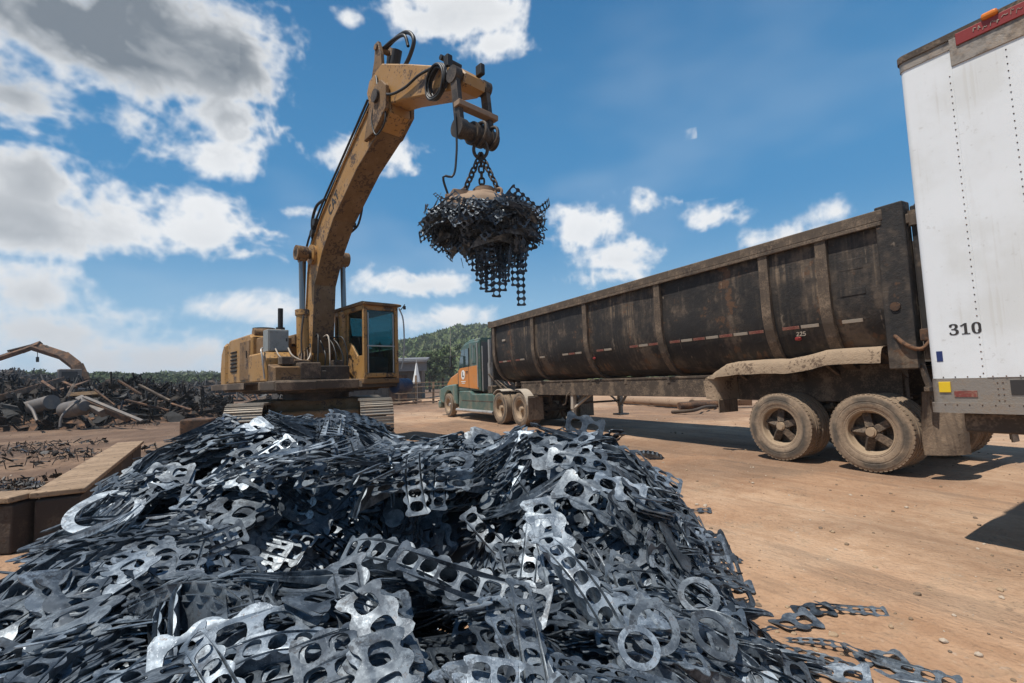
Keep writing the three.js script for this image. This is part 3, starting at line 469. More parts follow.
// ---------------------------------------------------------------- tracked excavator with lifting magnet
const EX = thing('excavator', 'large worn yellow tracked excavator holding a lifting magnet over the scrap heap', 'excavator', [-5.45, 0, -13.6], 43 * Math.PI / 180);
{
  const t = EX;
  // undercarriage, turned towards the heap
  const uc = -23 * Math.PI / 180, shoe = join([rbox(0.76, 0.035, 0.185, 0, 0, 0, 0.006), rbox(0.76, 0.035, 0.022, 0, 0.03, 0.075, 0.005), rbox(0.76, 0.028, 0.018, 0, 0.027, 0.0, 0.005), rbox(0.76, 0.022, 0.018, 0, 0.024, -0.07, 0.005)]);
  for (const s of [-1, 1]) {
    const tr = sub('track', t); tr.rotation.y = uc; const cx = s * 1.42, r = 0.5, half = 2.05, y0 = 0.6;
    const per = 4 * half + 2 * Math.PI * r, n = 56;
    for (let k = 0; k < n; k++) {
      let d = per * k / n, y, z, a; if (d < 2 * half) { z = -half + d; y = y0 + r - 0.03 * Math.sin(Math.PI * d / 2 / half); a = 0; } else if ((d -= 2 * half) < Math.PI * r) { const q = d / r; z = half + Math.sin(q) * r; y = y0 + Math.cos(q) * r; a = q; } else if ((d -= Math.PI * r) < 2 * half) { z = half - d; y = y0 - r; a = Math.PI; } else { d -= 2 * half; const q = Math.PI + d / r; z = -half + Math.sin(q) * r; y = y0 + Math.cos(q) * r; a = q; }
      const m = new THREE.Mesh(shoe, M.trackSteel); m.name = 'track_shoe'; m.position.set(cx, y, z); m.rotation.x = a; m.castShadow = m.receiveShadow = true; tr.add(m);
    }
    part('track_frame', [rbox(0.34, 0.5, 3.6, cx, 0.62, 0, 0.06), rbox(0.2, 0.18, 3.9, cx, 0.95, 0, 0.03)], M.greaseMetal, tr);
    for (const z of [-half, half]) part(z > 0 ? 'idler' : 'sprocket', [rod(V(cx - 0.14, y0, z), V(cx + 0.14, y0, z), r - 0.07, 28), rod(V(cx - 0.24, y0, z), V(cx + 0.24, y0, z), 0.17, 16)], M.frame, tr);
    for (let k = 0; k < 8; k++) part('roller', [rod(V(cx - 0.22, 0.24, -1.5 + k * 0.43), V(cx + 0.22, 0.24, -1.5 + k * 0.43), 0.12, 14)], M.greaseMetal, tr);
  }
  const cf = part('car_body', [rbox(2.3, 0.55, 1.7, 0, 0.88, 0, 0.1), rbox(2.2, 0.32, 0.7, 0, 0.72, 1.0, 0.08), rbox(2.2, 0.32, 0.7, 0, 0.72, -1.0, 0.08)], M.yellowDirty, t); cf.rotation.y = uc;
  part('swing_ring', [rod(V(0, 1.1, 0), V(0, 1.34, 0), 0.85, 36), rod(V(0, 1.3, 0), V(0, 1.42, 0), 0.98, 36)], M.greaseMetal, t);
  // upper structure
  part('deck', [rbox(3.2, 0.24, 4.6, 0, 1.52, -0.7, 0.04), rbox(0.95, 0.22, 1.2, -1.1, 1.5, 1.05, 0.03), rbox(1.05, 0.18, 1.2, 1.0, 1.5, 1.15, 0.03)], M.frame, t);
  part('underframe', [rbox(2.5, 0.14, 3.6, 0, 1.4, -0.6, 0.03)], M.greaseMetal, t);
  const hood = part('engine_hood', [prism([[-3.0, 1.64], [-0.55, 1.64], [-0.55, 2.86], [-0.8, 2.95], [-2.85, 2.95], [-3.0, 2.86]], -1.5, 1.5, 0.04)], M.yellow, t);
  for (let k = 0; k < 6; k++) part('louvre', [rbox(0.03, 0.05, 0.62, -1.515, 2.0 + k * 0.11, -2.3, 0.008, 0, 0, 0.4)], M.darkMetal, hood);
  part('door_panel', [rbox(0.03, 1.05, 0.95, -1.51, 2.25, -1.15, 0.01)], M.yellowDirty, hood); part('handle', [rod(V(-1.56, 2.3, -0.82), V(-1.56, 2.5, -0.82), 0.016, 8)], M.darkMetal, hood);
  part('counterweight', [prism([[-3.05, 1.45], [-3.05, 2.85], [-3.3, 2.9], [-3.62, 2.6], [-3.72, 2.1], [-3.66, 1.6], [-3.5, 1.42]], -1.55, 1.55, 0.09)], M.yellow, t);
  part('catwalk', [rbox(0.34, 0.05, 3.4, -1.75, 1.6, -1.3, 0.01), rbox(0.04, 0.16, 3.4, -1.91, 1.54, -1.3, 0.01)], M.frame, t);
  part('fuel_tank', [prism([[-0.5, 1.62], [0.95, 1.62], [0.95, 2.2], [0.75, 2.36], [-0.5, 2.36]], -1.6, -0.95, 0.04)], M.yellow, t);
  part('step_box', [prism([[0.95, 1.42], [1.5, 1.42], [1.5, 1.95], [0.95, 2.05]], -1.55, -0.75, 0.025), rbox(0.4, 0.3, 0.3, -0.82, 2.0, 1.05, 0.03)], M.yellowDirty, t);
  const cb = part('controller_box', [rbox(0.5, 0.56, 0.4, -1.22, 2.66, 0.5, 0.02)], M.greyBox, t); part('lid', [rbox(0.44, 0.5, 0.02, -1.22, 2.66, 0.705, 0.008)], M.greyBox, cb); part('latch', [rbox(0.03, 0.08, 0.03, -1.03, 2.68, 0.72, 0.006)], M.darkMetal, cb);
  part('generator_housing', [rbox(0.7, 0.45, 0.7, -1.05, 2.6, -0.2, 0.05), rod(V(-1.4, 2.98, -0.8), V(-0.7, 2.98, -0.8), 0.14, 18), rbox(0.3, 0.3, 0.5, -0.5, 2.75, -0.1, 0.04)], M.yellowDirty, t);
  part('air_cleaner', [rod(V(-0.9, 2.9, -1.6), V(-0.9, 3.15, -1.6), 0.24, 20), rod(V(-0.9, 3.15, -1.6), V(-0.9, 3.22, -1.6), 0.3, 20)], M.darkMetal, t);
  part('exhaust_pipe', [rod(V(-0.62, 2.9, -1.05), V(-0.62, 3.75, -1.05), 0.07, 14), rod(V(-0.62, 2.92, -1.05), V(-0.62, 3.2, -1.05), 0.12, 14)], M.darkMetal, t);
  part('grab_rail', [tube([V(-1.62, 1.7, 0.98), V(-1.68, 2.2, 1.0), V(-1.68, 2.4, 0.9), V(-1.6, 2.46, 0.75)], 0.02, 20, 6)], M.alu, t);
  // boom foot brackets, rams and hoses
  for (const s of [-1, 1]) {
    part('foot_bracket', [prism([[-0.75, 1.6], [1.0, 1.6], [0.75, 1.95], [0.3, 2.45], [-0.1, 2.5], [-0.45, 2.2]], s * 0.42 - 0.06, s * 0.42 + 0.06, 0.015), prism([[-0.75, 1.6], [1.15, 1.6], [0.9, 1.85], [0.5, 2.05], [-0.2, 2.25]], s * 0.72 - 0.05, s * 0.72 + 0.05, 0.015)], M.yellow, t);
    const cyl = part('boom_cylinder', [rod(V(s * 0.57, 1.72, 0.62), V(s * 0.57, 3.42, 0.52), 0.155, 24), rod(V(s * 0.57, 3.36, 0.524), V(s * 0.57, 3.5, 0.516), 0.18, 24), rod(V(s * 0.57, 1.66, 0.63), V(s * 0.57, 1.86, 0.61), 0.18, 24), rod(V(s * 0.44, 1.72, 0.62), V(s * 0.7, 1.72, 0.62), 0.16, 18)], M.yellow, t);
    part('piston_rod', [rod(V(s * 0.57, 3.45, 0.52), V(s * 0.57, 4.98, 0.45), 0.072, 18)], M.chrome, cyl); part('rod_eye', [rod(V(s * 0.44, 5.05, 0.45), V(s * 0.72, 5.05, 0.45), 0.2, 22), rod(V(s * 0.5, 4.88, 0.455), V(s * 0.64, 4.88, 0.455), 0.1, 12)], M.yellowDirty, cyl);
    part('steel_line', [tube([V(s * 0.66, 1.9, 0.82), V(s * 0.68, 2.6, 0.76), V(s * 0.66, 3.0, 0.74), V(s * 0.6, 3.35, 0.68)], 0.025, 20, 6)], M.greaseMetal, cyl);
  }
  part('boom_pin', [rod(V(-0.8, 2.1, 0.1), V(0.8, 2.1, 0.1), 0.11, 20), rod(V(-0.72, 5.05, 0.45), V(0.72, 5.05, 0.45), 0.12, 20)], M.greaseMetal, t);
  for (let k = 0; k < 6; k++) { const x = -0.36 + k * 0.145; part('hydraulic_hose', [tube([V(x, 1.75, 1.05), V(x + R(-0.05, 0.05), 2.2 + R(-0.1, 0.1), 1.15), V(x * 0.9, 2.6 + R(-0.15, 0.25), 0.95), V(x * 0.7, 2.8, 0.58)], R(0.018, 0.026), 18, 7)], k === 2 ? M.paleDust : M.hose, t); }
  part('valve_block', [rbox(0.8, 0.36, 0.5, 0, 1.82, 1.0, 0.03), rbox(0.3, 0.2, 0.2, 0.15, 2.05, 1.05, 0.03), rbox(0.24, 0.24, 0.24, -0.4, 1.75, 1.3, 0.03)], M.greaseMetal, t);
  part('swing_motor', [rod(V(-0.55, 1.62, 0.2), V(-0.55, 2.05, 0.2), 0.17, 18), rbox(0.3, 0.2, 0.3, -0.55, 2.1, 0.2, 0.04)], M.greaseMetal, t);
  part('tool_box', [rbox(0.5, 0.42, 0.4, -0.72, 1.86, 1.32, 0.03), rbox(0.3, 0.2, 0.3, -1.2, 2.12, 1.2, 0.03)], M.frame, t);
  for (let k = 0; k < 5; k++) part('pipe_run', [tube([V(-0.9 + k * 0.09, 1.7, 0.9), V(-0.86 + k * 0.09, 2.0 + 0.06 * k, 0.96), V(-0.7 + k * 0.06, 2.35 + 0.05 * k, 0.7), V(-0.42, 2.5 + 0.06 * k, 0.3)], 0.02, 16, 6)], k % 2 ? M.greaseMetal : M.yellowDirty, t);
  part('sagging_cable', [tube([V(-1.0, 2.5, 0.7), V(-0.95, 2.25, 0.95), V(-0.7, 2.12, 1.1), V(-0.5, 2.32, 0.9), V(-0.4, 2.6, 0.6)], 0.022, 24, 6), tube([V(-1.3, 2.45, 0.72), V(-1.25, 2.2, 1.0), V(-0.9, 2.0, 1.15), V(-0.55, 2.1, 0.95)], 0.02, 24, 6)], M.paleDust, t);
  // boom
  const back = [[-0.3, 1.85], [-0.2, 2.6], [-0.02, 3.6], [0.1, 4.6], [0.3, 5.25], [1.05, 5.95], [2.54, 6.98], [4.05, 7.86]], belly = [[4.72, 7.22], [4.3, 6.98], [3.2, 6.52], [1.85, 5.68], [1.12, 4.95], [0.62, 4.2], [0.52, 3.2], [0.45, 2.4], [0.3, 1.85]];
  const boomShape = [...back, [4.38, 8.05], [4.62, 7.95], ...belly];
  const boom = part('boom', [prism(boomShape, -0.25, 0.25, 0.02)], M.yellow, t);
  const edge = (pts, x0, x1, th) => pts.slice(1).map((p, i) => { const a = V((x0 + x1) / 2, pts[i][1], pts[i][0]), b = V((x0 + x1) / 2, p[1], p[0]); return bar(a, b.clone().lerp(a, -0.03), x1 - x0, th); });
  part('top_flange', edge(back, -0.29, 0.29, 0.03), M.yellow, boom); part('belly_flange', edge(belly.slice(1, 8), -0.29, 0.29, 0.03), M.oilyShadedYellow, boom);
  part('lettering', [basis(text('CAT', 0.27), V(0, 0.57, 0.82), V(0, 0.82, -0.57), V(-0.254, 6.12, 1.78))], M.letter, boom);
  part('ram_boss', [rod(V(-0.34, 5.05, 0.45), V(0.34, 5.05, 0.45), 0.27, 24)], M.yellow, boom);
  part('hose_run', [tube([V(-0.3, 3.0, -0.1), V(-0.32, 4.4, 0.0), V(-0.34, 5.3, 0.2), V(-0.32, 6.1, 1.05), V(-0.3, 7.1, 2.55), V(-0.3, 7.9, 3.8)], 0.03, 40, 6), tube([V(-0.2, 3.0, -0.2), V(-0.2, 4.4, -0.1), V(-0.2, 5.4, 0.15), V(-0.2, 6.2, 1.0), V(-0.2, 7.15, 2.5), V(-0.2, 8.05, 3.9)], 0.03, 40, 6)], M.hose, boom);
  part('hose_loop', [tube([V(-0.25, 5.5, 0.45), V(-0.3, 5.95, 0.5), V(-0.3, 6.3, 0.8), V(-0.28, 6.35, 1.3)], 0.04, 20, 7)], M.hose, boom);
  part('work_light', [rod(V(-0.36, 5.62, 0.55), V(-0.22, 5.62, 0.55), 0.1, 16), rod(V(-0.36, 5.88, 0.72), V(-0.22, 5.88, 0.72), 0.1, 16), bar(V(-0.29, 5.5, 0.45), V(-0.29, 6.0, 0.8), 0.05)], M.darkMetal, boom);
  part('clamp', [rbox(0.1, 0.12, 0.12, 0.3, 5.65, 1.75, 0.02), tube([V(0.3, 5.5, 1.6), V(0.36, 5.62, 1.85), V(0.34, 5.85, 2.1), V(0.28, 6.0, 2.3)], 0.03, 12, 6)], M.darkMetal, boom);
  // stick
  const stickShape = [[3.62, 8.15], [3.75, 8.4], [4.34, 8.52], [5.38, 7.97], [6.69, 7.24], [7.15, 6.97], [7.3, 6.8], [7.26, 6.64], [7.05, 6.62], [6.6, 6.78], [5.2, 7.28], [4.5, 7.48], [4.1, 7.62], [3.72, 7.85]];
  const stick = part('stick', [prism(stickShape, -0.24, 0.24, 0.025)], M.yellow, t);
  part('stick_pin', [rod(V(-0.42, 7.72, 4.32), V(0.42, 7.72, 4.32), 0.14, 20)], M.greaseMetal, stick);
  for (const s of [-1, 1]) part('boom_ear', [prism([[3.95, 7.6], [4.2, 8.0], [4.5, 8.02], [4.72, 7.8], [4.7, 7.3], [4.2, 6.98], [3.7, 6.95]], s * 0.31 - 0.045, s * 0.31 + 0.045, 0.012)], M.yellowDirty, boom);
  part('lug', [prism([[3.75, 8.35], [4.25, 8.5], [4.22, 8.85], [4.1, 9.2], [3.98, 9.2], [3.92, 8.8]], -0.2, -0.1, 0.015), prism([[3.75, 8.35], [4.25, 8.5], [4.22, 8.85], [4.1, 9.2], [3.98, 9.2], [3.92, 8.8]], 0.1, 0.2, 0.015), rod(V(-0.24, 9.06, 4.06), V(0.24, 9.06, 4.06), 0.07, 14)], M.yellowDirty, stick);
  part('rod_stub', [rod(V(0, 8.5, 4.5), V(0, 8.78, 4.62), 0.11, 14), rod(V(0, 8.45, 4.25), V(0, 8.75, 4.35), 0.09, 12)], M.darkMetal, stick);
  part('hose_arch', [tube([V(0, 9.1, 4.12), V(0.02, 9.12, 4.5), V(0.04, 9.0, 5.0), V(0.05, 8.7, 5.22), V(0.04, 8.42, 5.05), V(0.02, 8.25, 4.8)], 0.045, 30, 8), tube([V(-0.06, 9.08, 4.12), V(-0.06, 9.02, 4.6), V(-0.04, 8.88, 5.0), V(-0.02, 8.6, 5.1)], 0.035, 24, 8)], M.hose, stick);
  part('magnet_cable', [tube([V(-0.27, 8.3, 4.15), V(-0.32, 7.9, 4.35), V(-0.32, 7.55, 4.8), V(-0.3, 7.42, 5.4), V(-0.3, 7.42, 5.9), V(-0.3, 7.35, 6.3), V(-0.28, 7.3, 6.6)], 0.028, 40, 6), tube([V(-0.3, 7.9, 4.3), V(-0.36, 7.3, 4.1), V(-0.36, 6.85, 4.3), V(-0.33, 7.0, 4.6), V(-0.3, 7.5, 4.6)], 0.02, 30, 6)], M.hose, stick);
  const coil = []; for (let k = 0; k < 6; k++) { const a = []; for (let i = 0; i < 12; i++) { const q = i / 12 * 6.283; a.push(V(-0.28 - k * 0.02, 6.98 + Math.sin(q) * (0.27 + 0.03 * (k % 3)) - 0.03 * (k % 2) + R(-0.03, 0.03), 6.55 + Math.cos(q) * (0.25 + 0.025 * ((k * 2) % 3)))); } coil.push(tube(a, 0.024, 30, 6, true)); }
  part('cable_coil', coil, M.hose, stick);
  part('cable_hook', [rbox(0.12, 0.24, 0.14, -0.2, 7.3, 6.75, 0.02), rbox(0.1, 0.2, 0.16, 0.1, 6.98, 7.3, 0.02), rod(V(-0.26, 7.45, 6.6), V(0.2, 7.45, 6.6), 0.05, 10)], M.darkMetal, stick);
  for (const s of [-1, 1]) part('end_link', [bar(V(s * 0.34, 6.9, 7.12), V(s * 0.34, 5.72, 7.24), 0.1, 0.17), rod(V(s * 0.27, 6.8, 7.12), V(s * 0.41, 6.8, 7.12), 0.15, 18), rod(V(s * 0.27, 5.78, 7.24), V(s * 0.42, 5.78, 7.24), 0.17, 18)], M.greaseMetal, t);
  part('link_crossbar', [bar(V(-0.42, 6.2, 7.26), V(0.46, 6.2, 7.26), 0.1, 0.17)], M.rustPale, t);
  part('hanger_drum', [rod(V(-0.4, 5.78, 7.24), V(0.4, 5.78, 7.24), 0.15, 20), rod(V(-0.1, 5.78, 7.24), V(-0.04, 5.78, 7.24), 0.2, 20), rod(V(0.1, 5.78, 7.24), V(0.16, 5.78, 7.24), 0.2, 20), tube([V(0.02, 5.95, 7.3), V(0.02, 5.9, 7.48), V(0.02, 5.7, 7.5), V(0.02, 5.58, 7.3), V(0.02, 5.7, 7.12), V(0.02, 5.9, 7.12)], 0.035, 24, 7, true), tube([V(0.28, 5.95, 7.3), V(0.28, 5.9, 7.48), V(0.28, 5.7, 7.5), V(0.28, 5.6, 7.3), V(0.28, 5.7, 7.12), V(0.28, 5.9, 7.12)], 0.03, 24, 7, true)], M.greaseMetal, t);
  // cab
  const cab = sub('cab', t), x0 = 0.56, x1 = 1.47, z0 = 0.05, z1 = 1.78, y0 = 1.62, y1 = 3.58, pr = 0.1;
  part('cab_frame', [
    ...[[x0, z0], [x1, z0], [x0, z1], [x1, z1]].map(([x, z]) => rbox(pr, y1 - y0, pr, x, (y0 + y1) / 2, z, 0.02)),
    rbox(x1 - x0 + pr, 0.12, pr + 0.02, (x0 + x1) / 2, y0 + 0.1, z1, 0.02), rbox(x1 - x0 + pr, 0.12, pr, (x0 + x1) / 2, y1 - 0.08, z1, 0.02), rbox(x1 - x0 + pr, 0.12, pr, (x0 + x1) / 2, y1 - 0.08, z0, 0.02),
    rbox(pr - 0.004, 0.12, z1 - z0, x0, y1 - 0.08, (z0 + z1) / 2, 0.02), rbox(pr - 0.004, 0.12, z1 - z0, x1, y1 - 0.08, (z0 + z1) / 2, 0.02)], M.yellow, cab);
  part('roof', [prism([[z0 - 0.1, y1 - 0.02], [z1 + 0.16, y1 - 0.02], [z1 + 0.17, y1 + 0.03], [z1, y1 + 0.08], [z0 - 0.05, y1 + 0.08]], x0 - 0.08, x1 + 0.1, 0.02)], M.yellowDirty, cab);
  part('side_panel', [prism([[z0, y0], [z1, y0], [z1, y0 + 0.62], [z1 - 0.35, y0 + 0.62], [z1 - 0.75, y0 + 1.0], [z0, y0 + 1.0]], x0 - 0.035, x0 + 0.035, 0.01), prism([[z0, y0], [z1, y0], [z1, y0 + 0.8], [z0, y0 + 0.8]], x1 - 0.035, x1 + 0.035, 0.01), rbox(x1 - x0, 0.9, 0.06, (x0 + x1) / 2, y0 + 0.45, z0, 0.01), rbox(0.08, y1 - y0, 0.08, x0, (y0 + y1) / 2, 0.82, 0.01)], M.yellow, cab);
  part('floor_pan', [rbox(x1 - x0 + 0.14, 0.14, z1 - z0 + 0.1, (x0 + x1) / 2, y0 - 0.05, (z0 + z1) / 2, 0.03), prism([[z1 - 0.4, y0 - 0.25], [z1 + 0.02, y0 - 0.1], [z1 + 0.02, y0], [z1 - 0.4, y0]], x0, x1, 0.01)], M.yellowDirty, cab);
  const pane = (g, n = 'window_pane') => part(n, g, M.glass, cab);
  pane([box(x1 - x0 - pr, y1 - y0 - 0.3 - 0.72, 0.006, (x0 + x1) / 2, y0 + 0.16 + 0.72 + (y1 - y0 - 1.02) / 2, z1 - 0.01)], 'windscreen'); pane([box(x1 - x0 - pr, 0.68, 0.006, (x0 + x1) / 2, y0 + 0.51, z1 - 0.008)], 'lower_windscreen');
  pane([prism([[z1 - 0.06, y0 + 0.63], [z1 - 0.35, y0 + 0.63], [z1 - 0.75, y0 + 1.0], [z0 + 0.06, y0 + 1.0], [z0 + 0.06, y1 - 0.14], [z1 - 0.06, y1 - 0.14]], x0 - 0.003, x0 + 0.003, 0)]); pane([box(0.006, 0.98, z1 - z0 - pr, x1, y0 + 1.32, (z0 + z1) / 2)]); pane([box(x1 - x0 - pr, 0.86, 0.006, (x0 + x1) / 2, y0 + 1.38, z0)], 'rear_window');
  part('screen_bar', [rbox(x1 - x0 - pr, 0.035, 0.03, (x0 + x1) / 2, y0 + 0.87, z1 + 0.005, 0.006), rbox(0.03, 1.6, 0.03, x0 + 0.09, y0 + 0.95, z1 + 0.01, 0.006), rbox(0.03, 1.6, 0.03, x1 - 0.09, y0 + 0.95, z1 + 0.01, 0.006)], M.alu, cab);
  part('seat', [rbox(0.5, 0.14, 0.5, 1.05, 2.15, 0.7, 0.05), rbox(0.5, 0.72, 0.14, 1.05, 2.52, 0.42, 0.05, -0.12), rbox(0.3, 0.4, 0.3, 1.05, 1.9, 0.7, 0.03)], M.interior, cab);
  part('control_console', [rbox(0.16, 0.4, 0.6, 0.74, 2.2, 0.85, 0.03), rbox(0.16, 0.4, 0.6, 1.38, 2.2, 0.85, 0.03), rod(V(0.78, 2.4, 1.05), V(0.8, 2.65, 1.12), 0.02, 8), rod(V(1.36, 2.4, 1.05), V(1.34, 2.65, 1.12), 0.02, 8), rbox(0.6, 0.5, 0.1, 1.0, 1.95, 1.62, 0.03)], M.interior, cab);
  part('handrail', [tube([V(x1 + 0.1, y0 + 0.25, z1 + 0.08), V(x1 + 0.16, y0 + 0.6, z1 + 0.12), V(x1 + 0.15, y1 - 0.3, z1 + 0.12), V(x1 + 0.06, y1 - 0.05, z1 + 0.08)], 0.02, 24, 6)], M.alu, cab);
  part('mirror', [rod(V(x1 + 0.1, y1 - 0.1, z1 + 0.1), V(x1 + 0.2, y1 + 0.06, z1 + 0.16), 0.012, 6), rbox(0.07, 0.1, 0.05, x1 + 0.19, y1 - 0.03, z1 + 0.15, 0.01)], M.darkMetal, cab);
  const dr = one('blue_drum', [put(lathe([[0, -0.28], [0.19, -0.28], [0.2, -0.26], [0.2, -0.1], [0.21, -0.09], [0.2, -0.08], [0.2, 0.08], [0.21, 0.09], [0.2, 0.1], [0.2, 0.26], [0.19, 0.28], [0, 0.28]], 24), 0, 0, 0, 0, 0, Math.PI / 2)], M.blueDrum, 'small blue drum beneath the cab', 'drum'); dr.removeFromParent(); t.add(dr); dr.name = 'oil_drum'; dr.userData = {}; dr.position.set(1.75, 1.42, 1.55); dr.rotation.y = 0.3;
}
// ---------------------------------------------------------------- the magnet and its chains
EX.updateMatrixWorld();
const hook = EX.localToWorld(V(0.05, 5.6, 7.3)), MAGY = 4.36, MAG = thing('lifting_magnet', 'round lifting magnet caked in rusty dust hanging on three chains from the excavator', 'magnet', [hook.x, MAGY, hook.z]);
const linkGeo = (() => { const pts = []; for (let i = 0; i < 12; i++) { const a = i / 12 * 6.283, s = Math.sin(a), c = Math.cos(a); pts.push(V(Math.sign(c) * Math.pow(Math.abs(c), 0.8) * 0.042, Math.sign(s) * Math.pow(Math.abs(s), 0.7) * 0.072, 0)); } return join([tube(pts, 0.018, 22, 7, true)]); })();
{
  const t = MAG, top = V(0, 5.42 - MAGY, 0);
  const wob = (g, amp, f) => { const p = g.attributes.position, n = g.attributes.normal; for (let i = 0; i < p.count; i++) { const x = p.getX(i), y = p.getY(i), z = p.getZ(i), k = (fbm3(x * f + 3, y * f + 7, z * f, 3) - 0.5) * amp; p.setXYZ(i, x + n.getX(i) * k, y + n.getY(i) * k, z + n.getZ(i) * k); } g.computeVertexNormals(); return g; };
  part('magnet_body', [wob(lathe([[0, 0.3], [0.3, 0.3], [0.34, 0.26], [0.36, 0.16], [0.6, 0.14], [0.74, 0.08], [0.8, -0.02], [0.82, -0.2], [0.78, -0.24], [0.4, -0.25], [0, -0.25]], 64), 0.07, 5)], M.rustPale, t);
  part('center_cap', [rod(V(0.04, 0.26, 0), V(0.04, 0.4, 0), 0.2, 28), rod(V(0.04, 0.4, 0), V(0.04, 0.43, 0), 0.17, 28)], M.rustPale, t);
  part('terminal_box', [rbox(0.34, 0.2, 0.26, -0.36, 0.24, 0.12, 0.02, 0, 0.4), rbox(0.12, 0.12, 0.14, -0.55, 0.2, 0.2, 0.015)], M.rustPale, t);
  const ring = []; for (let i = 0; i < 14; i++) { const a = i / 14 * 6.283; ring.push(V(Math.cos(a) * 0.12, top.y + 0.08 + Math.sin(a) * 0.15, Math.sin(a) * 0.02)); } part('master_ring', [tube(ring, 0.03, 30, 8, true)], M.greaseMetal, t);
  for (let k = 0; k < 3; k++) {
    const a = 0.5 + k * 2.094, e = V(Math.cos(a) * 0.34, 0.32, Math.sin(a) * 0.34), ch = sub('chain', t), d = e.clone().sub(top), n = 8, q0 = new THREE.Quaternion().setFromUnitVectors(UPV, d.clone().normalize());
    for (let i = 0; i < n; i++) { const m = new THREE.Mesh(linkGeo, M.greaseMetal); m.name = 'chain_link'; m.position.copy(top).addScaledVector(d, (i + 0.5) / n); m.quaternion.copy(q0).multiply(new THREE.Quaternion().setFromAxisAngle(UPV, (i % 2) * Math.PI / 2 + R(-0.2, 0.2))); const sc = d.length() / n / 0.118; m.scale.set(1.05, sc, 1.05); m.castShadow = m.receiveShadow = true; ch.add(m); }
    part('chain_eye', [put(new THREE.TorusGeometry(0.06, 0.025, 8, 16), e.x, e.y - 0.02, e.z, 0, -a, 0)], M.rustPale, t);
  }
  const ca = t.worldToLocal(EX.localToWorld(V(-0.45, 5.9, 7.2)).clone()); t.updateMatrixWorld(); const c0 = t.worldToLocal(EX.localToWorld(V(-0.44, 6.0, 7.25)));
  part('power_cable', [tube([c0, V(c0.x * 1.0, c0.y - 0.7, c0.z), V(c0.x - 0.08, c0.y - 1.1, c0.z), V(-0.62, 0.55, 0.3), V(-0.56, 0.24, 0.2)], 0.02, 30, 6)], M.hose, t);
}

// ---------------------------------------------------------------- wheels
const tyreProfile = (r, w) => { const side = [[0.56, 0.34], [0.585, 0.42], [0.62, 0.455], [0.64, 0.45], [0.66, 0.478], [0.72, 0.498], [0.78, 0.505], [0.79, 0.492], [0.81, 0.492], [0.82, 0.503], [0.88, 0.492], [0.935, 0.474], [0.945, 0.458], [0.975, 0.448], [0.992, 0.425], [1, 0.39], [1, 0.26], [0.978, 0.25], [0.978, 0.21], [1, 0.2], [1, 0.06], [0.978, 0.05]]; return [...side.map(([a, b]) => [a * r, -b * w]), ...side.slice().reverse().map(([a, b]) => [a * r, b * w])]; };
function tyreGeo(r, w, seg) {   // dusty rubber, with the sidewall rubbed bare in patches
  const g = toCreasedNormals(axisX(lathe(tyreProfile(r, w), seg)), 0.45), p = g.attributes.position, c = new Float32Array(p.count * 3), o = rnd() * 50;
  for (let i = 0; i < p.count; i++) { const y = p.getY(i), z = p.getZ(i), q = Math.hypot(y, z) / r, n = fbm3(y * 4 + o, z * 4, q * 3, 3), band = sstep(0.7, 0.8, q) * sstep(0.97, 0.9, q), k = clamp(band * sstep(0.3, 0.6, n) * 1.1), m = 0.85 + 0.3 * n; c[i * 3] = mix(m, 0.36, k); c[i * 3 + 1] = mix(m, 0.4, k); c[i * 3 + 2] = mix(m, 0.46, k); }
  g.setAttribute('color', new THREE.BufferAttribute(c, 3)); return g;
}
const axisX = (g) => g.rotateZ(-Math.PI / 2);   // a lathe's +y becomes +x
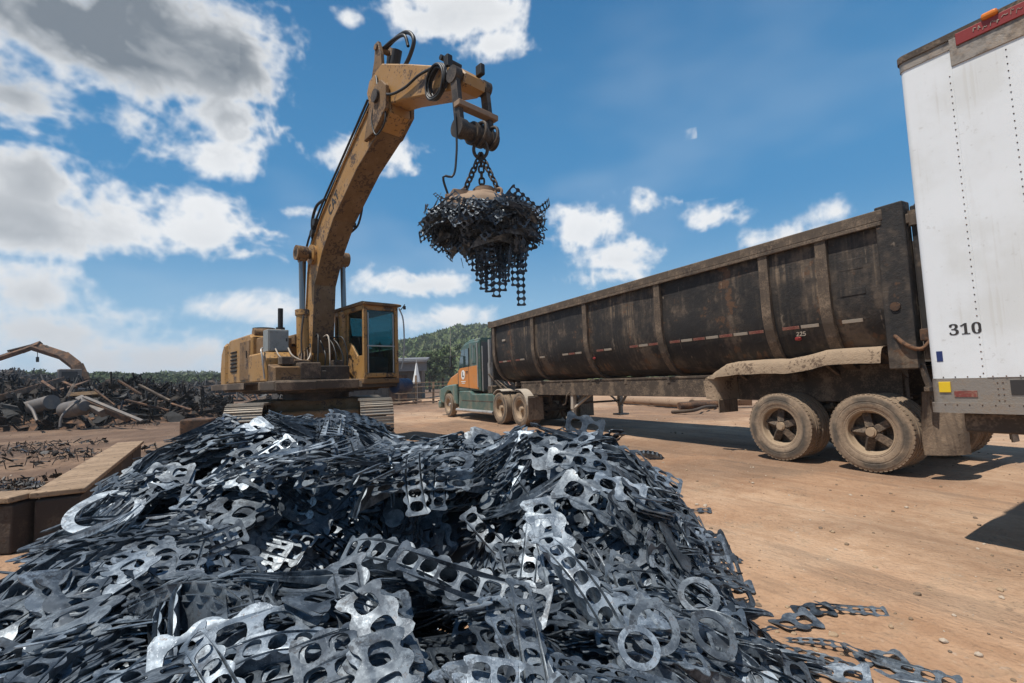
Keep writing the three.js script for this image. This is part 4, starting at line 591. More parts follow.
function wheel(parent, x, y, z, out, o) {   // out = +1 when the outer face looks to +x
  const r = o.r, w = o.w, g = sub('wheel', parent, x, y, z); g.rotation.x = R(0, 6); if (out < 0) g.rotation.y = Math.PI;
  { const lug = []; for (let k = 0; k < 52; k++) for (const e of [-1, 1]) { const a = (k + (e > 0 ? 0.5 : 0)) / 52 * 6.283, b = put(new THREE.BoxGeometry(w * 0.2, 0.012, r * 0.075), e * w * 0.345, Math.cos(a) * r, Math.sin(a) * r, a); b.setAttribute('color', new THREE.Float32BufferAttribute(new Array(b.attributes.position.count * 3).fill(0.95), 3)); lug.push(b); } part('tyre', [tyreGeo(r, w, 64), ...lug], M.tyre, g); };
  part('rim', [toCreasedNormals(axisX(lathe([[r * 0.5, -w * 0.42], [r * 0.57, -w * 0.4], [r * 0.57, w * 0.34], [r * 0.6, w * 0.42], [r * 0.585, w * 0.44], [r * 0.545, w * 0.38], [r * 0.53, w * 0.1], [r * 0.5, w * 0.02], ...(o.spoke ? [] : [[r * 0.38, -w * 0.02], [r * 0.3, w * 0.06], [r * 0.2, w * 0.08], [0, w * 0.08]])], 48)), 0.5)], M.rim, g);
  if (o.spoke) {
    const sp = []; for (let k = 0; k < 5; k++) { const a = k / 5 * 6.283; sp.push(bar(V(w * 0.12, Math.cos(a) * r * 0.12, Math.sin(a) * r * 0.12), V(-w * 0.1, Math.cos(a) * r * 0.53, Math.sin(a) * r * 0.53), r * 0.15, r * 0.2)); sp.push(rbox(0.05, 0.06, 0.06, w * 0.02, Math.cos(a) * r * 0.47, Math.sin(a) * r * 0.47, 0.01, a)); }
    part('spokes', [...sp, rod(V(-w * 0.3, 0, 0), V(w * 0.1, 0, 0), r * 0.24, 20), rod(V(-w * 0.42, 0, 0), V(-w * 0.3, 0, 0), r * 0.55, 28)], M.frame, g); part('hub', [rod(V(w * 0.0, 0, 0), V(w * 0.3, 0, 0), r * 0.15, 20, r * 0.13), rod(V(w * 0.3, 0, 0), V(w * 0.36, 0, 0), r * 0.1, 16)], M.rim, g);
  } else {
    const b = []; for (let k = 0; k < 10; k++) { const a = k / 10 * 6.283; b.push(rod(V(w * 0.04, Math.cos(a) * r * 0.26, Math.sin(a) * r * 0.26), V(w * 0.13, Math.cos(a) * r * 0.26, Math.sin(a) * r * 0.26), 0.018, 6)); }
    part('hub', [rod(V(0, 0, 0), V(w * (o.steer ? 0.3 : 0.42), 0, 0), r * 0.17, 20, r * 0.14), ...b], o.steer ? M.alu : M.rim, g);
  }
  if (o.dual) part('inner_tyre', [put(tyreGeo(r, w, 44), -w * 1.14, 0, 0)], M.tyre, g);
  return g;
}
// ---------------------------------------------------------------- tipper trailer
const HEAD = Math.atan2(-0.47, -0.883), TR = [6.08, 0, -7.59];
const fwd = (s, x = 0, y = 0) => V(TR[0] + Math.sin(HEAD) * s + Math.cos(HEAD) * x, y, TR[2] + Math.cos(HEAD) * s - Math.sin(HEAD) * x);
{
  const t = thing('tipper_trailer', 'long dark rusty half-round tipper trailer streaked with dust', 'trailer', TR, HEAD);
  const Z0 = -0.42, Z1 = 12.25, half = [[1.22, 3.5], [1.22, 3.0], [1.22, 2.6], [1.21, 2.35], [1.18, 2.15], [1.12, 1.95], [1.02, 1.76], [0.88, 1.6], [0.7, 1.5], [0.45, 1.45], [0, 1.44]];
  const prof = [...half, ...half.slice(0, -1).reverse().map(([x, y]) => [-x, y])];
  const shell = (off, dents) => {
    const nz = 110, pos = [], idx = [], n = prof.length;
    for (let j = 0; j <= nz; j++) { const z = mix(Z0, Z1, j / nz); for (let i = 0; i < n; i++) { let [x, y] = prof[i]; const a = prof[Math.max(0, i - 1)], b = prof[Math.min(n - 1, i + 1)]; let nx = -(b[1] - a[1]), ny = b[0] - a[0]; const l = Math.hypot(nx, ny); nx /= l; ny /= l; if (nx * x < 0) { nx = -nx; } if (y < 1.6) ny = -Math.abs(ny); const k = off + (dents ? (fbm3(x * 0.5 + 4, y * 1.3, z * 0.8, 3) - 0.5) * 0.07 * sstep(3.5, 3.2, y) : 0); pos.push(x + nx * k, y + ny * k, z); } }
    for (let j = 0; j < nz; j++) for (let i = 0; i + 1 < n; i++) { const a = j * n + i, b = a + 1, c = a + n, d = c + 1; idx.push(a, b, c, b, d, c); }
    const g = new THREE.BufferGeometry(); g.setAttribute('position', new THREE.Float32BufferAttribute(pos, 3)); g.setIndex(idx); g.computeVertexNormals(); return g;
  };
  M.tub.side = THREE.DoubleSide;
  part('tub', [shell(0, true), shell(-0.05, true)], M.tub, t);
  part('front_wall', [rbox(2.42, 2.0, 0.06, 0, 2.5, Z1 - 0.02, 0.01), rbox(1.6, 0.5, 0.06, 0, 1.7, Z1 - 0.022, 0.01)], M.tub, t);
  for (const s of [-1, 1]) part('top_rail', [rbox(0.14, 0.17, Z1 - Z0 + 0.06, s * 1.24, 3.53, (Z0 + Z1) / 2, 0.02), rbox(0.05, 0.06, Z1 - Z0 + 0.02, s * 1.29, 3.42, (Z0 + Z1) / 2, 0.01)], M.tubRib, t);
  part('front_rail', [rbox(2.62, 0.2, 0.16, 0, 3.54, Z1 + 0.02, 0.02)], M.tubRib, t);
  const ribGeo = (w, dep) => { const out = [], n = prof.length; for (let i = 0; i + 1 < n; i++) { const [x, y] = prof[i], [X, Y] = prof[i + 1]; const a = V(x, y, 0), b = V(X, Y, 0), d = b.clone().sub(a).normalize(), nn = V(d.y, -d.x, 0); if (nn.x * (x + X) < 0 || (Math.abs(x + X) < 0.6 && nn.y > 0)) nn.negate(); if (y < 1.6 && nn.y > 0) nn.negate(); a.addScaledVector(nn, dep / 2 - 0.005); b.addScaledVector(nn, dep / 2 - 0.005); const g = new RoundedBoxGeometry(dep, a.distanceTo(b) + 0.02, w, 1, 0.012), q = new THREE.Quaternion().setFromUnitVectors(UPV, b.clone().sub(a).normalize()); g.applyQuaternion(q).translate((a.x + b.x) / 2, (a.y + b.y) / 2, 0); out.push(g); } return out; };
  for (const z of [0.42, 1.38, 3.87, 6.48, 9.2, 11.95]) { const r = part('rib', ribGeo(0.17, 0.075), M.tubRib, t); r.position.z = z; }
  // bent tape line and lamps on the near and far side
  for (const s of [-1, 1]) {
    let z = 0.1, k = 0; while (z < 11.7) { const l = 0.28; if (rnd() > 0.22 && ![0.42, 1.38, 3.87, 6.48, 9.2].some((q) => Math.abs(q - z) < 0.24)) { const m = part('reflective_tape', [rbox(0.01, 0.05, l, 0, 0, 0, 0.002)], k % 2 ? M.redDusty : M.whiteTape, t); m.position.set(s * 1.2, 2.13, z); m.rotation.z = s * -0.17; } k++; z += 0.31; }
    for (const z2 of [6.3, 0.95]) { const l = part('marker_lamp', [rbox(0.05, 0.06, 0.1, 0, 0, 0, 0.02)], M.red, t); l.position.set(s * 1.15, 1.95, z2); }
    part('side_plate', [rbox(0.012, 0.07, 0.24, s * 1.25, 2.86, 11.2, 0.003)], M.whiteTape, t);
  }
  part('fleet_number', [basis(text('225', 0.07), V(0, 0, -1), V(0, 1, 0), V(1.212, 2.02, 0.86))], M.whiteTape, t);
  // tailgate and corner posts
  for (const s of [-1, 1]) {
    const p = part('corner_post', [rbox(0.2, 2.25, 0.34, s * 1.2, 2.53, -0.52, 0.02), rbox(0.08, 0.3, 0.26, s * 1.24, 1.55, -0.52, 0.02)], M.tub, t); part('hinge', [rod(V(s * 1.2, 3.3, -0.76), V(s * 1.2, 3.5, -0.76), 0.06, 12), rbox(0.1, 0.14, 0.22, s * 1.2, 3.4, -0.7, 0.02)], M.tubRib, p); part('latch', [tube([V(s * 1.28, 1.86, -0.45), V(s * 1.34, 1.72, -0.6), V(s * 1.3, 1.66, -0.74), V(s * 1.26, 1.8, -0.86)], 0.03, 16, 6), rbox(0.1, 0.16, 0.1, s * 1.25, 1.84, -0.78, 0.02)], M.rust, p); part('bolt_plate', [rod(V(s * 1.29, 2.25, -0.5), V(s * 1.32, 2.25, -0.5), 0.06, 12)], M.rust, p);
    for (const [y, h] of [[2.95, 0.16], [2.55, 0.1]]) part('patch_plate', [rbox(0.016, h, 0.34, s * 1.222, y, 0.05, 0.004)], M.tub, t);
  }
  const tg = part('tailgate', [rbox(2.4, 2.05, 0.08, 0, 2.55, -0.76, 0.02), ...[-0.8, -0.27, 0.27, 0.8].map((x) => rbox(0.1, 2.0, 0.08, x, 2.55, -0.84, 0.02)), rbox(2.42, 0.14, 0.1, 0, 3.52, -0.82, 0.02), rbox(2.42, 0.14, 0.1, 0, 1.6, -0.82, 0.02)], M.tub, t);
  // chassis
  for (const s of [-1, 1]) part('frame_rail', [rbox(0.13, 0.42, 11.2, s * 0.5, 1.2, 5.4, 0.02), rbox(0.26, 0.03, 11.2, s * 0.5, 0.985, 5.4, 0.008)], M.frame, t);
  part('side_skirt', [rbox(0.03, 0.4, 8.1, 0.92, 1.18, 6.6, 0.01), rbox(0.1, 0.05, 8.1, 0.9, 1.39, 6.6, 0.01)], M.frame, t);
  for (let k = 0; k < 8; k++) part('cross_member', [rbox(1.9, 0.14, 0.1, 0, 1.33, 1.2 + k * 1.4, 0.02)], M.frame, t);
  for (const z of [0, 1.35]) {
    part('axle', [rod(V(-1.0, 0.53, z), V(1.0, 0.53, z), 0.08, 14), rbox(0.2, 0.26, 0.2, 0.5, 0.72, z, 0.03), rbox(0.2, 0.26, 0.2, -0.5, 0.72, z, 0.03)], M.frame, t);
    for (const s of [-1, 1]) { wheel(t, s * 1.11, 0.53, z, s, { r: 0.54, w: 0.27, dual: true, spoke: true }); part('leaf_spring', [tube([V(s * 0.5, 0.86, z - 0.52), V(s * 0.5, 0.72, z), V(s * 0.5, 0.86, z + 0.52)], 0.06, 12, 6), rbox(0.1, 0.3, 0.1, s * 0.5, 0.98, z + 0.6, 0.02)], M.frame, t); part('brake_chamber', [rod(V(s * 0.62, 0.68, z - 0.3), V(s * 0.62, 0.68, z - 0.1), 0.1, 14)], M.frame, t); }
  }
  for (const s of [-1, 1]) {   // long mudguard over the tandem, dented, with a dropped front end
    const pts = [[-0.26, 1.73], [0.1, 1.74], [0.5, 1.725], [0.85, 1.66], [1.15, 1.62], [1.6, 1.645], [2.05, 1.63], [2.3, 1.6], [2.48, 1.5], [2.54, 1.34], [2.53, 1.1], [2.5, 0.93]], n = 14, pos = [], idx = [];
    const rows = []; for (let i = 0; i + 1 < pts.length; i++) for (let k = 0; k < 3; k++) rows.push([mix(pts[i][0], pts[i + 1][0], k / 3), mix(pts[i][1], pts[i + 1][1], k / 3)]); rows.push(pts[pts.length - 1]);
    rows.forEach(([z, y], i) => { const nz2 = rows[Math.min(rows.length - 1, i + 1)], pz = rows[Math.max(0, i - 1)]; let ty = nz2[1] - pz[1], tz = nz2[0] - pz[0]; const l = Math.hypot(ty, tz); ty /= l; tz /= l; for (let k = 0; k <= n; k++) { const u = k / n; let x, drop; if (u < 0.7) { x = mix(0.62, 1.24, u / 0.7); drop = 0.012 * Math.sin(u * 9); } else { const v = (u - 0.7) / 0.3; x = 1.24 + 0.05 * Math.sin(v * 1.57); drop = 0.02 + 0.21 * v; } const d = (fbm3(z * 2.4 + s * 9, x * 4, 2, 3) - 0.5) * 0.07; pos.push(s * (x + d * 0.5 * (u > 0.7)), y - tz * drop + d * 0.55, z - ty * drop * -1 * (ty < -0.3 ? -1 : 1)); } });
    for (let j = 0; j + 1 < rows.length; j++) for (let i = 0; i < n; i++) { const a = j * (n + 1) + i, b = a + 1, c = a + n + 1, d = c + 1; s > 0 ? idx.push(a, c, b, b, c, d) : idx.push(a, b, c, b, d, c); }
    const g = new THREE.BufferGeometry(); g.setAttribute('position', new THREE.Float32BufferAttribute(pos, 3)); g.setIndex(idx); g.computeVertexNormals(); M.dusty.side = THREE.DoubleSide;
    const f = part('mudguard', [g], M.dusty, t); part('front_flap', [rbox(0.52, 0.24, 0.025, s * 0.98, 0.83, 2.5, 0.008)], M.rubber, f); part('bracket', [bar(V(s * 0.5, 1.25, 2.3), V(s * 1.0, 1.5, 2.3), 0.06), bar(V(s * 0.5, 1.3, 0.66), V(s * 1.1, 1.6, 0.66), 0.06), bar(V(s * 0.5, 1.3, -0.2), V(s * 1.1, 1.66, -0.2), 0.06)], M.frame, f);
    part('inner_panel', [rbox(0.02, 0.75, 2.7, s * 0.64, 1.3, 1.15, 0.006)], M.frame, t);
    const fl = new THREE.PlaneGeometry(0.48, 0.82, 8, 10), q = fl.attributes.position; for (let i = 0; i < q.count; i++) { const x = q.getX(i), y = q.getY(i); q.setZ(i, 0.05 * Math.sin(x * 9 + y * 4) + 0.06 * Math.pow((0.41 - y) / 0.82, 2) * Math.sin(x * 5)); } fl.computeVertexNormals(); const back2 = fl.clone(); { const ix = back2.index.array; for (let i = 0; i < ix.length; i += 3) { const k = ix[i]; ix[i] = ix[i + 1]; ix[i + 1] = k; } back2.translate(0, 0, -0.02); back2.computeVertexNormals(); }
    const mf = part('mud_flap', [fl, back2], M.rubber, t); mf.position.set(s * 1.02, 0.7, -0.78); mf.rotation.set(0.05, s * -0.55, 0); part('flap_hanger', [bar(V(s * 0.62, 1.14, -0.72), V(s * 1.28, 1.14, -0.74), 0.06), bar(V(s * 1.18, 1.14, -0.74), V(s * 1.2, 1.46, -0.68), 0.09, 0.05)], M.frame, t);
  }
  part('rear_bumper', [rbox(2.2, 0.12, 0.12, 0, 0.98, -0.66, 0.02), rbox(0.1, 0.3, 0.1, 0.5, 1.12, -0.6, 0.01), rbox(0.1, 0.3, 0.1, -0.5, 1.12, -0.6, 0.01)], M.frame, t);
  for (const s of [-1, 1]) part('landing_leg', [rbox(0.13, 0.75, 0.13, s * 0.85, 0.95, 7.75, 0.015), rbox(0.1, 0.35, 0.1, s * 0.85, 0.52, 7.75, 0.01), rbox(0.34, 0.05, 0.34, s * 0.85, 0.35, 7.75, 0.01), bar(V(s * 0.85, 0.62, 7.72), V(s * 0.55, 1.2, 6.9), 0.06), bar(V(s * 0.85, 0.65, 7.76), V(s * 0.2, 1.15, 7.75), 0.05)], M.paleDust, t);
  part('landing_crossbar', [rod(V(-0.85, 0.75, 7.75), V(0.85, 0.75, 7.75), 0.03, 10), tube([V(0.95, 1.05, 7.78), V(1.02, 1.0, 7.8), V(1.02, 0.75, 7.9), V(1.02, 0.7, 8.05)], 0.02, 12, 6)], M.frame, t);
  part('hoist', [rod(V(0, 1.35, 11.6), V(0, 3.1, 12.4), 0.14, 16), rbox(1.5, 0.2, 0.3, 0, 1.25, 11.5, 0.03)], M.greaseMetal, t);
}
// ---------------------------------------------------------------- road tractor
{
  const O = fwd(10.35), t = thing('road_tractor', 'green and orange road tractor coupled to the dark tipper trailer', 'lorry', [O.x, 0, O.z], HEAD);
  for (const s of [-1, 1]) part('chassis_rail', [rbox(0.09, 0.28, 8.3, s * 0.42, 0.86, 3.4, 0.015)], M.frame, t);
  for (const z of [-0.08, 1.38]) { part('axle', [rod(V(-0.9, 0.52, z), V(0.9, 0.52, z), 0.1, 14), rbox(0.36, 0.34, 0.36, 0, 0.55, z, 0.12)], M.frame, t); for (const s of [-1, 1]) wheel(t, s * 1.1, 0.52, z, s, { r: 0.54, w: 0.27, dual: true }); }
  part('axle', [rod(V(-0.9, 0.5, 6.55), V(0.9, 0.5, 6.55), 0.07, 12)], M.frame, t); for (const s of [-1, 1]) wheel(t, s * 1.08, 0.5, 6.55, s, { r: 0.5, w: 0.28, steer: true });
  for (const s of [-1, 1]) {
    const arc = (z0, a0, a1) => { const p = []; for (let i = 0; i <= 8; i++) { const a = mix(a0, a1, i / 8); p.push([z0 + Math.sin(a) * 0.66, 0.52 + Math.cos(a) * 0.66]); } return p; }, sheet = (p) => [...p, ...p.slice().reverse().map(([z, y]) => [z * 1, y - 0.03])];
    part('wheel_guard', [prism(sheet(arc(0, -1.35, 0.25)), s > 0 ? 0.72 : -1.26, s > 0 ? 1.26 : -0.72, 0.004), prism(sheet(arc(1.38, -0.45, 0.75)), s > 0 ? 0.72 : -1.26, s > 0 ? 1.26 : -0.72, 0.004)], M.paleDust, t);
    part('mud_flap', [rbox(0.56, 0.7, 0.02, s * 0.99, 0.55, -0.72, 0.006)], M.rubber, t); part('flap_hanger', [rod(V(s * 0.4, 0.93, -0.72), V(s * 1.26, 0.93, -0.72), 0.025, 8)], M.frame, t);
  }
  part('fifth_wheel', [rbox(0.9, 0.1, 1.0, 0, 1.14, 0.7, 0.03), rbox(0.7, 0.16, 0.4, 0, 1.04, 0.7, 0.02)], M.greaseMetal, t);
  part('deck_plate', [rbox(0.95, 0.04, 1.1, 0, 1.03, 2.5, 0.01)], M.frame, t);
  // cab
  const cab = sub('cab', t), zr = 3.35, zf = 5.62;
  part('cab_shell', [prism([[zr, 1.12], [zf + 0.1, 1.12], [zf + 0.05, 1.98], [zf - 0.42, 2.88], [zf - 0.6, 3.02], [zr + 0.9, 3.12], [zr, 3.1]], -1.08, 1.08, 0.05)], M.green, cab);
  part('rear_panel', [rbox(1.95, 1.85, 0.02, 0, 2.1, zr - 0.008, 0.004)], M.interior, cab);
  part('roof_cap', [prism([[zr + 0.02, 3.08], [zf - 0.5, 3.0], [zf - 0.62, 3.1], [zf - 1.2, 3.2], [zr + 0.02, 3.2]], -1.02, 1.02, 0.04)], M.greenPale, cab);
  part('sun_visor', [prism([[zf - 0.5, 2.86], [zf - 0.2, 2.72], [zf - 0.18, 2.78], [zf - 0.5, 2.98]], -1.06, 1.06, 0.01)], M.green, cab);
  part('windscreen', [prism([[zf + 0.06, 2.02], [zf - 0.37, 2.84], [zf - 0.4, 2.83], [zf + 0.03, 2.01]], -0.98, 0.98, 0.004)], M.autoGlass, cab);
  for (const s of [-1, 1]) {
    const X = (a) => [Math.min(s * a, s * (a + 0.035)), Math.max(s * a, s * (a + 0.035))], D = (pts, m, n, p, a = 1.075) => part(n, [prism(pts, ...X(a), 0.006)], m, p);
    const door = D([[zr + 0.1, 1.18], [zf - 0.12, 1.3], [zf - 0.12, 1.98], [zf - 0.3, 2.06], [zr + 0.12, 2.12]], M.orange, 'door', cab);
    D([[zr + 1.02, 2.1], [zf - 0.16, 2.06], [zf - 0.52, 2.82], [zr + 1.02, 2.86]], M.autoGlass, 'side_window', cab, 1.07); D([[zr + 0.3, 2.22], [zr + 0.75, 2.22], [zr + 0.75, 2.82], [zr + 0.3, 2.82]], M.green, 'sleeper_panel', cab, 1.066);
    D([[zr + 1.0, 1.2], [zr + 1.02, 1.2], [zr + 1.02, 2.85], [zr + 1.0, 2.85]], M.black, 'door_seam', door, 1.082); part('handle', [rbox(0.04, 0.04, 0.18, s * 1.125, 1.9, zr + 1.2, 0.01)], M.black, door);
    part('emblem', [put(new THREE.CylinderGeometry(0.2, 0.2, 0.012, 24), s * 1.114, 1.78, zr + 1.62, 0, 0, Math.PI / 2)], M.cloth, door); part('emblem_mark', [rbox(0.014, 0.2, 0.05, s * 1.12, 1.8, zr + 1.66, 0.003), rbox(0.014, 0.05, 0.15, s * 1.12, 1.72, zr + 1.6, 0.003)], M.letter, door);
    part('lettering_line', [rbox(0.01, 0.035, 0.5, s * 1.113, 1.5, zr + 1.6, 0.002), rbox(0.01, 0.03, 0.36, s * 1.113, 1.43, zr + 1.6, 0.002)], M.cloth, door);
    part('cab_post', [rod(V(s * 1.1, 1.25, zr + 0.12), V(s * 1.1, 3.0, zr + 0.12), 0.03, 8), rod(V(s * 1.1, 2.3, zr + 0.55), V(s * 1.1, 2.95, zr + 0.5), 0.02, 8)], M.alu, cab);
    part('mirror', [rbox(0.06, 0.5, 0.2, s * 1.42, 2.35, zf - 0.05, 0.03), rod(V(s * 1.08, 2.62, zf - 0.12), V(s * 1.42, 2.6, zf - 0.05), 0.015, 6), rod(V(s * 1.08, 2.1, zf - 0.02), V(s * 1.42, 2.12, zf - 0.05), 0.015, 6)], M.black, cab);
    part('antenna', [rod(V(s * 1.42, 2.6, zf - 0.05), V(s * 1.42, 3.9, zf - 0.1), 0.01, 5)], M.paleDust, cab);
    // bonnet side, arch and steps
    part('side_fairing', [prism([[1.95, 0.3], [5.4, 0.3], [5.45, 0.55], [5.35, 1.12], [4.2, 1.12], [3.9, 1.0], [2.05, 1.0], [1.95, 0.8]], s > 0 ? 0.72 : -1.16, s > 0 ? 1.16 : -0.72, 0.04)], M.green, t);
    part('side_step', [rod(V(s * 1.17, 0.32, 2.0), V(s * 1.17, 0.32, 5.6), 0.07, 12), rbox(0.3, 0.05, 3.3, s * 1.02, 0.27, 3.7, 0.01)], M.alu, t); part('fairing_groove', [rbox(0.012, 0.03, 3.0, s * 1.163, 0.72, 3.55, 0.003)], M.frame, t);
    const arch = []; for (let i = 0; i <= 12; i++) { const a = mix(-1.5, 1.45, i / 12); arch.push([6.55 + Math.sin(a) * 0.6, 0.5 + Math.cos(a) * 0.62]); }
    part('front_wing', [prism([[5.62, 0.55], ...arch, [7.35, 0.55], [7.75, 0.62], [7.85, 1.0], [7.7, 1.2], [7.0, 1.34], [6.1, 1.4], [5.62, 1.4]], s > 0 ? 0.62 : -1.18, s > 0 ? 1.18 : -0.62, 0.05)], M.greenPale, t);
    part('headlamp', [rbox(0.3, 0.18, 0.1, s * 0.85, 0.95, 7.86, 0.04)], M.alu, t);
  }
  part('bonnet', [prism([[zf, 1.3], [7.8, 1.1], [7.85, 1.45], [7.4, 1.72], [6.4, 1.95], [zf, 2.05]], -0.78, 0.78, 0.07)], M.orange, t);
  part('grille', [rbox(0.95, 0.6, 0.05, 0, 1.2, 7.87, 0.02)], M.alu, t);
  part('front_bumper', [rbox(2.3, 0.34, 0.3, 0, 0.48, 7.95, 0.08)], M.greenPale, t);
  part('exhaust_stack', [rod(V(0.75, 1.1, 3.08), V(0.75, 2.2, 3.08), 0.09, 16), rod(V(0.75, 2.2, 3.08), V(0.75, 3.1, 3.08), 0.06, 14)], M.alu, t);
  part('grab_frame', [tube([V(1.05, 1.1, 3.12), V(1.05, 2.0, 3.1), V(1.05, 2.85, 3.1)], 0.025, 14, 6), tube([V(0.2, 1.1, 2.95), V(0.2, 1.7, 2.95), V(-0.6, 1.72, 2.95), V(-0.6, 1.1, 2.95)], 0.025, 20, 6)], M.alu, t);
  for (let k = 0; k < 3; k++) part('air_hose', [tube([V(0.3 - k * 0.2, 1.9, 3.25), V(0.35 - k * 0.2, 1.6, 2.9), V(0.3 - k * 0.15, 1.28, 2.5), V(0.2 - k * 0.15, 1.4, 2.05), V(0.15 - k * 0.1, 1.75, 1.95)], 0.025, 24, 6)], k === 1 ? M.redDusty : M.hose, t);
  part('brace_strut', [bar(V(0.6, 1.05, 2.2), V(0.9, 1.75, 2.9), 0.06), bar(V(0.5, 1.05, 1.9), V(0.7, 1.5, 2.6), 0.05), rbox(0.5, 0.3, 0.4, 0.7, 1.15, 2.75, 0.04)], M.frame, t);
}
// ---------------------------------------------------------------- white box trailer
{
  const t = thing('box_trailer', 'white riveted box trailer numbered 310 with grey lower rail', 'trailer', [3.46, 0, -4.08], Math.atan2(-0.53, -0.85)), Lz = 9;
  const shape = new THREE.Shape(); const r = 0.045; shape.moveTo(0, Lz); shape.lineTo(0, r); shape.absarc(-r, r, r, 0, -Math.PI / 2, true); shape.lineTo(-2.5 + r, 0); shape.absarc(-2.5 + r, r, r, -Math.PI / 2, -Math.PI, true); shape.lineTo(-2.5, Lz); shape.closePath();
  const up = (s, y0, y1) => new THREE.ExtrudeGeometry(s, { depth: y1 - y0, bevelEnabled: false, curveSegments: 10 }).rotateX(-Math.PI / 2).translate(0, y0, 0);   // shape y becomes -z
  part('box_body', [up(shape, 1.32, 4.0)], M.white, t);
  const grow = (o) => { const s = new THREE.Shape(); s.moveTo(o, Lz + o); s.lineTo(o, r); s.absarc(-r, r, r + o, 0, -Math.PI / 2, true); s.lineTo(-2.5 + r, -o); s.absarc(-2.5 + r, r, r + o, -Math.PI / 2, -Math.PI, true); s.lineTo(-2.5 - o, Lz + o); s.closePath(); return s; };
  part('lower_rail', [up(grow(0.006), 1.1, 1.325), up(grow(0.022), 1.05, 1.13)], M.rail, t);
  part('top_rail', [up(grow(0.008), 3.985, 4.065)], M.rail, t); part('roof', [up(grow(0.02), 4.06, 4.115)], M.frame, t);
  part('side_sheet', [rbox(0.012, 2.53, Lz - 0.4, 0.005, 2.59, -0.345 - (Lz - 0.4) / 2, 0.003)], M.white, t);
  part('upper_band', [rbox(0.016, 0.24, Lz - 0.4, 0.012, 3.955, -0.345 - (Lz - 0.4) / 2, 0.003)], M.rail, t);
  part('red_strip', [rbox(0.012, 0.1, 2.2, 0.026, 4.03, -0.39 - 1.1, 0.03)], M.red, t);
  { const sc = []; let z = -0.5; for (let k = 0; k < 14; k++) { const l = R(0.012, 0.04), y = 4.005 + R(0, 0.03), h = R(0.01, 0.045); sc.push(tube([V(0.034, y, z), V(0.034, y + h, z - l * 0.3), V(0.034, y + h * R(0, 0.8), z - l * 0.7), V(0.034, y + h * R(0.2, 1), z - l)], R(0.002, 0.005), 8, 5)); z -= l + R(0.004, 0.02); } part('faded_lettering', sc, M.whiteTape, t); }
  part('clearance_lamp', [rbox(0.05, 0.05, 0.1, 0.035, 4.1, -0.6, 0.02)], M.amber, t);
  const riv = []; const rv = (z, y, x = 0.014) => riv.push(put(new THREE.SphereGeometry(0.005, 6, 4), x, y, z)); for (let y = 1.36; y < 3.82; y += 0.056) { rv(-0.325, y, 0.001); if (y < 3.8) { rv(-0.66, y + 0.02, 0.012); rv(-1.27, y + 0.02, 0.012); } } for (let z = -0.08; z > -2; z -= 0.075) { rv(z, 1.335, z < -0.34 ? 0.013 : 0.002); rv(z, 1.115, 0.023); } for (let y = 1.15; y < 1.32; y += 0.045) { rv(-0.4, y, 0.007); rv(-0.43, y, 0.007); }
  part('rivets', riv, M.rust, t);
  part('fleet_number', [basis(text('310', 0.088, serif, 0.003), V(0, 0, -1), V(0, 1, 0), V(0.0, 1.715, -0.247))], M.letter, t);
  part('yellow_marker', [rbox(0.012, 0.085, 0.075, 0.009, 1.255, -0.085, 0.003)], M.yellowTape, t); part('red_tape', [rbox(0.006, 0.05, 0.14, 0.009, 1.2, -0.21, 0.002)], M.redDusty, t); part('blue_mark', [rbox(0.004, 0.085, 0.04, 0.001, 1.505, -0.07, 0.001)], M.blueTape, t); part('dark_plate', [rbox(0.006, 0.11, 0.3, 0.009, 1.25, -0.62, 0.002)], M.letter, t);
  part('floor_frame', [rbox(2.3, 0.16, Lz - 0.3, -1.25, 0.97, -Lz / 2, 0.02), rbox(0.1, 0.22, Lz - 1, -0.8, 0.82, -Lz / 2, 0.02), rbox(0.1, 0.22, Lz - 1, -1.7, 0.82, -Lz / 2, 0.02)], M.frame, t);
  for (const z of [-6.6, -7.9]) { part('axle', [rod(V(-2.3, 0.5, z), V(-0.2, 0.5, z), 0.07, 12), rbox(1.0, 0.3, 0.2, -1.25, 0.68, z, 0.02)], M.frame, t); wheel(t, -0.14, 0.52, z, 1, { r: 0.52, w: 0.26, dual: true }); wheel(t, -2.36, 0.52, z, -1, { r: 0.52, w: 0.26, dual: true }); }
  for (const x of [-0.4, -2.1]) part('landing_leg', [rbox(0.12, 0.9, 0.12, x, 0.5, -2.9, 0.01), rbox(0.3, 0.05, 0.3, x, 0.03, -2.9, 0.01)], M.paleDust, t);
}

// ---------------------------------------------------------------- stamped steel offcuts
function plate(outline, holes, th) {
  const s = new THREE.Shape(outline.map(([x, y]) => new THREE.Vector2(x, y)));
  for (const h of holes) s.holes.push(new THREE.Path(h.map(([x, y]) => new THREE.Vector2(x, y))));
  return new THREE.ExtrudeGeometry(s, { depth: th, bevelEnabled: false, steps: 1 }).translate(0, 0, -th / 2).rotateX(-Math.PI / 2);
}
function bend(g, k, tw = 0, cup = 0, wav = 0, warp = 0.025) {
  const p = g.attributes.position;
  for (let i = 0; i < p.count; i++) {
    let x = p.getX(i), y = p.getY(i), z = p.getZ(i);
    y += cup * z * z + wav * Math.sin(x * 9) * 0.02 + warp * (noise3(x * 6 + k * 7, z * 9, tw * 3) - 0.5); const a = tw * x, c = Math.cos(a), s = Math.sin(a), y1 = y * c - z * s, z1 = y * s + z * c; y = y1; z = z1;
    if (k) { const q = x * k, rr = 1 / k; x = Math.sin(q) * (rr + y); y = Math.cos(q) * (rr + y) - rr; }
    p.setXYZ(i, x, y, z);
  }
  g.computeVertexNormals(); return boxUV(toCreasedNormals(g, 0.6));
}
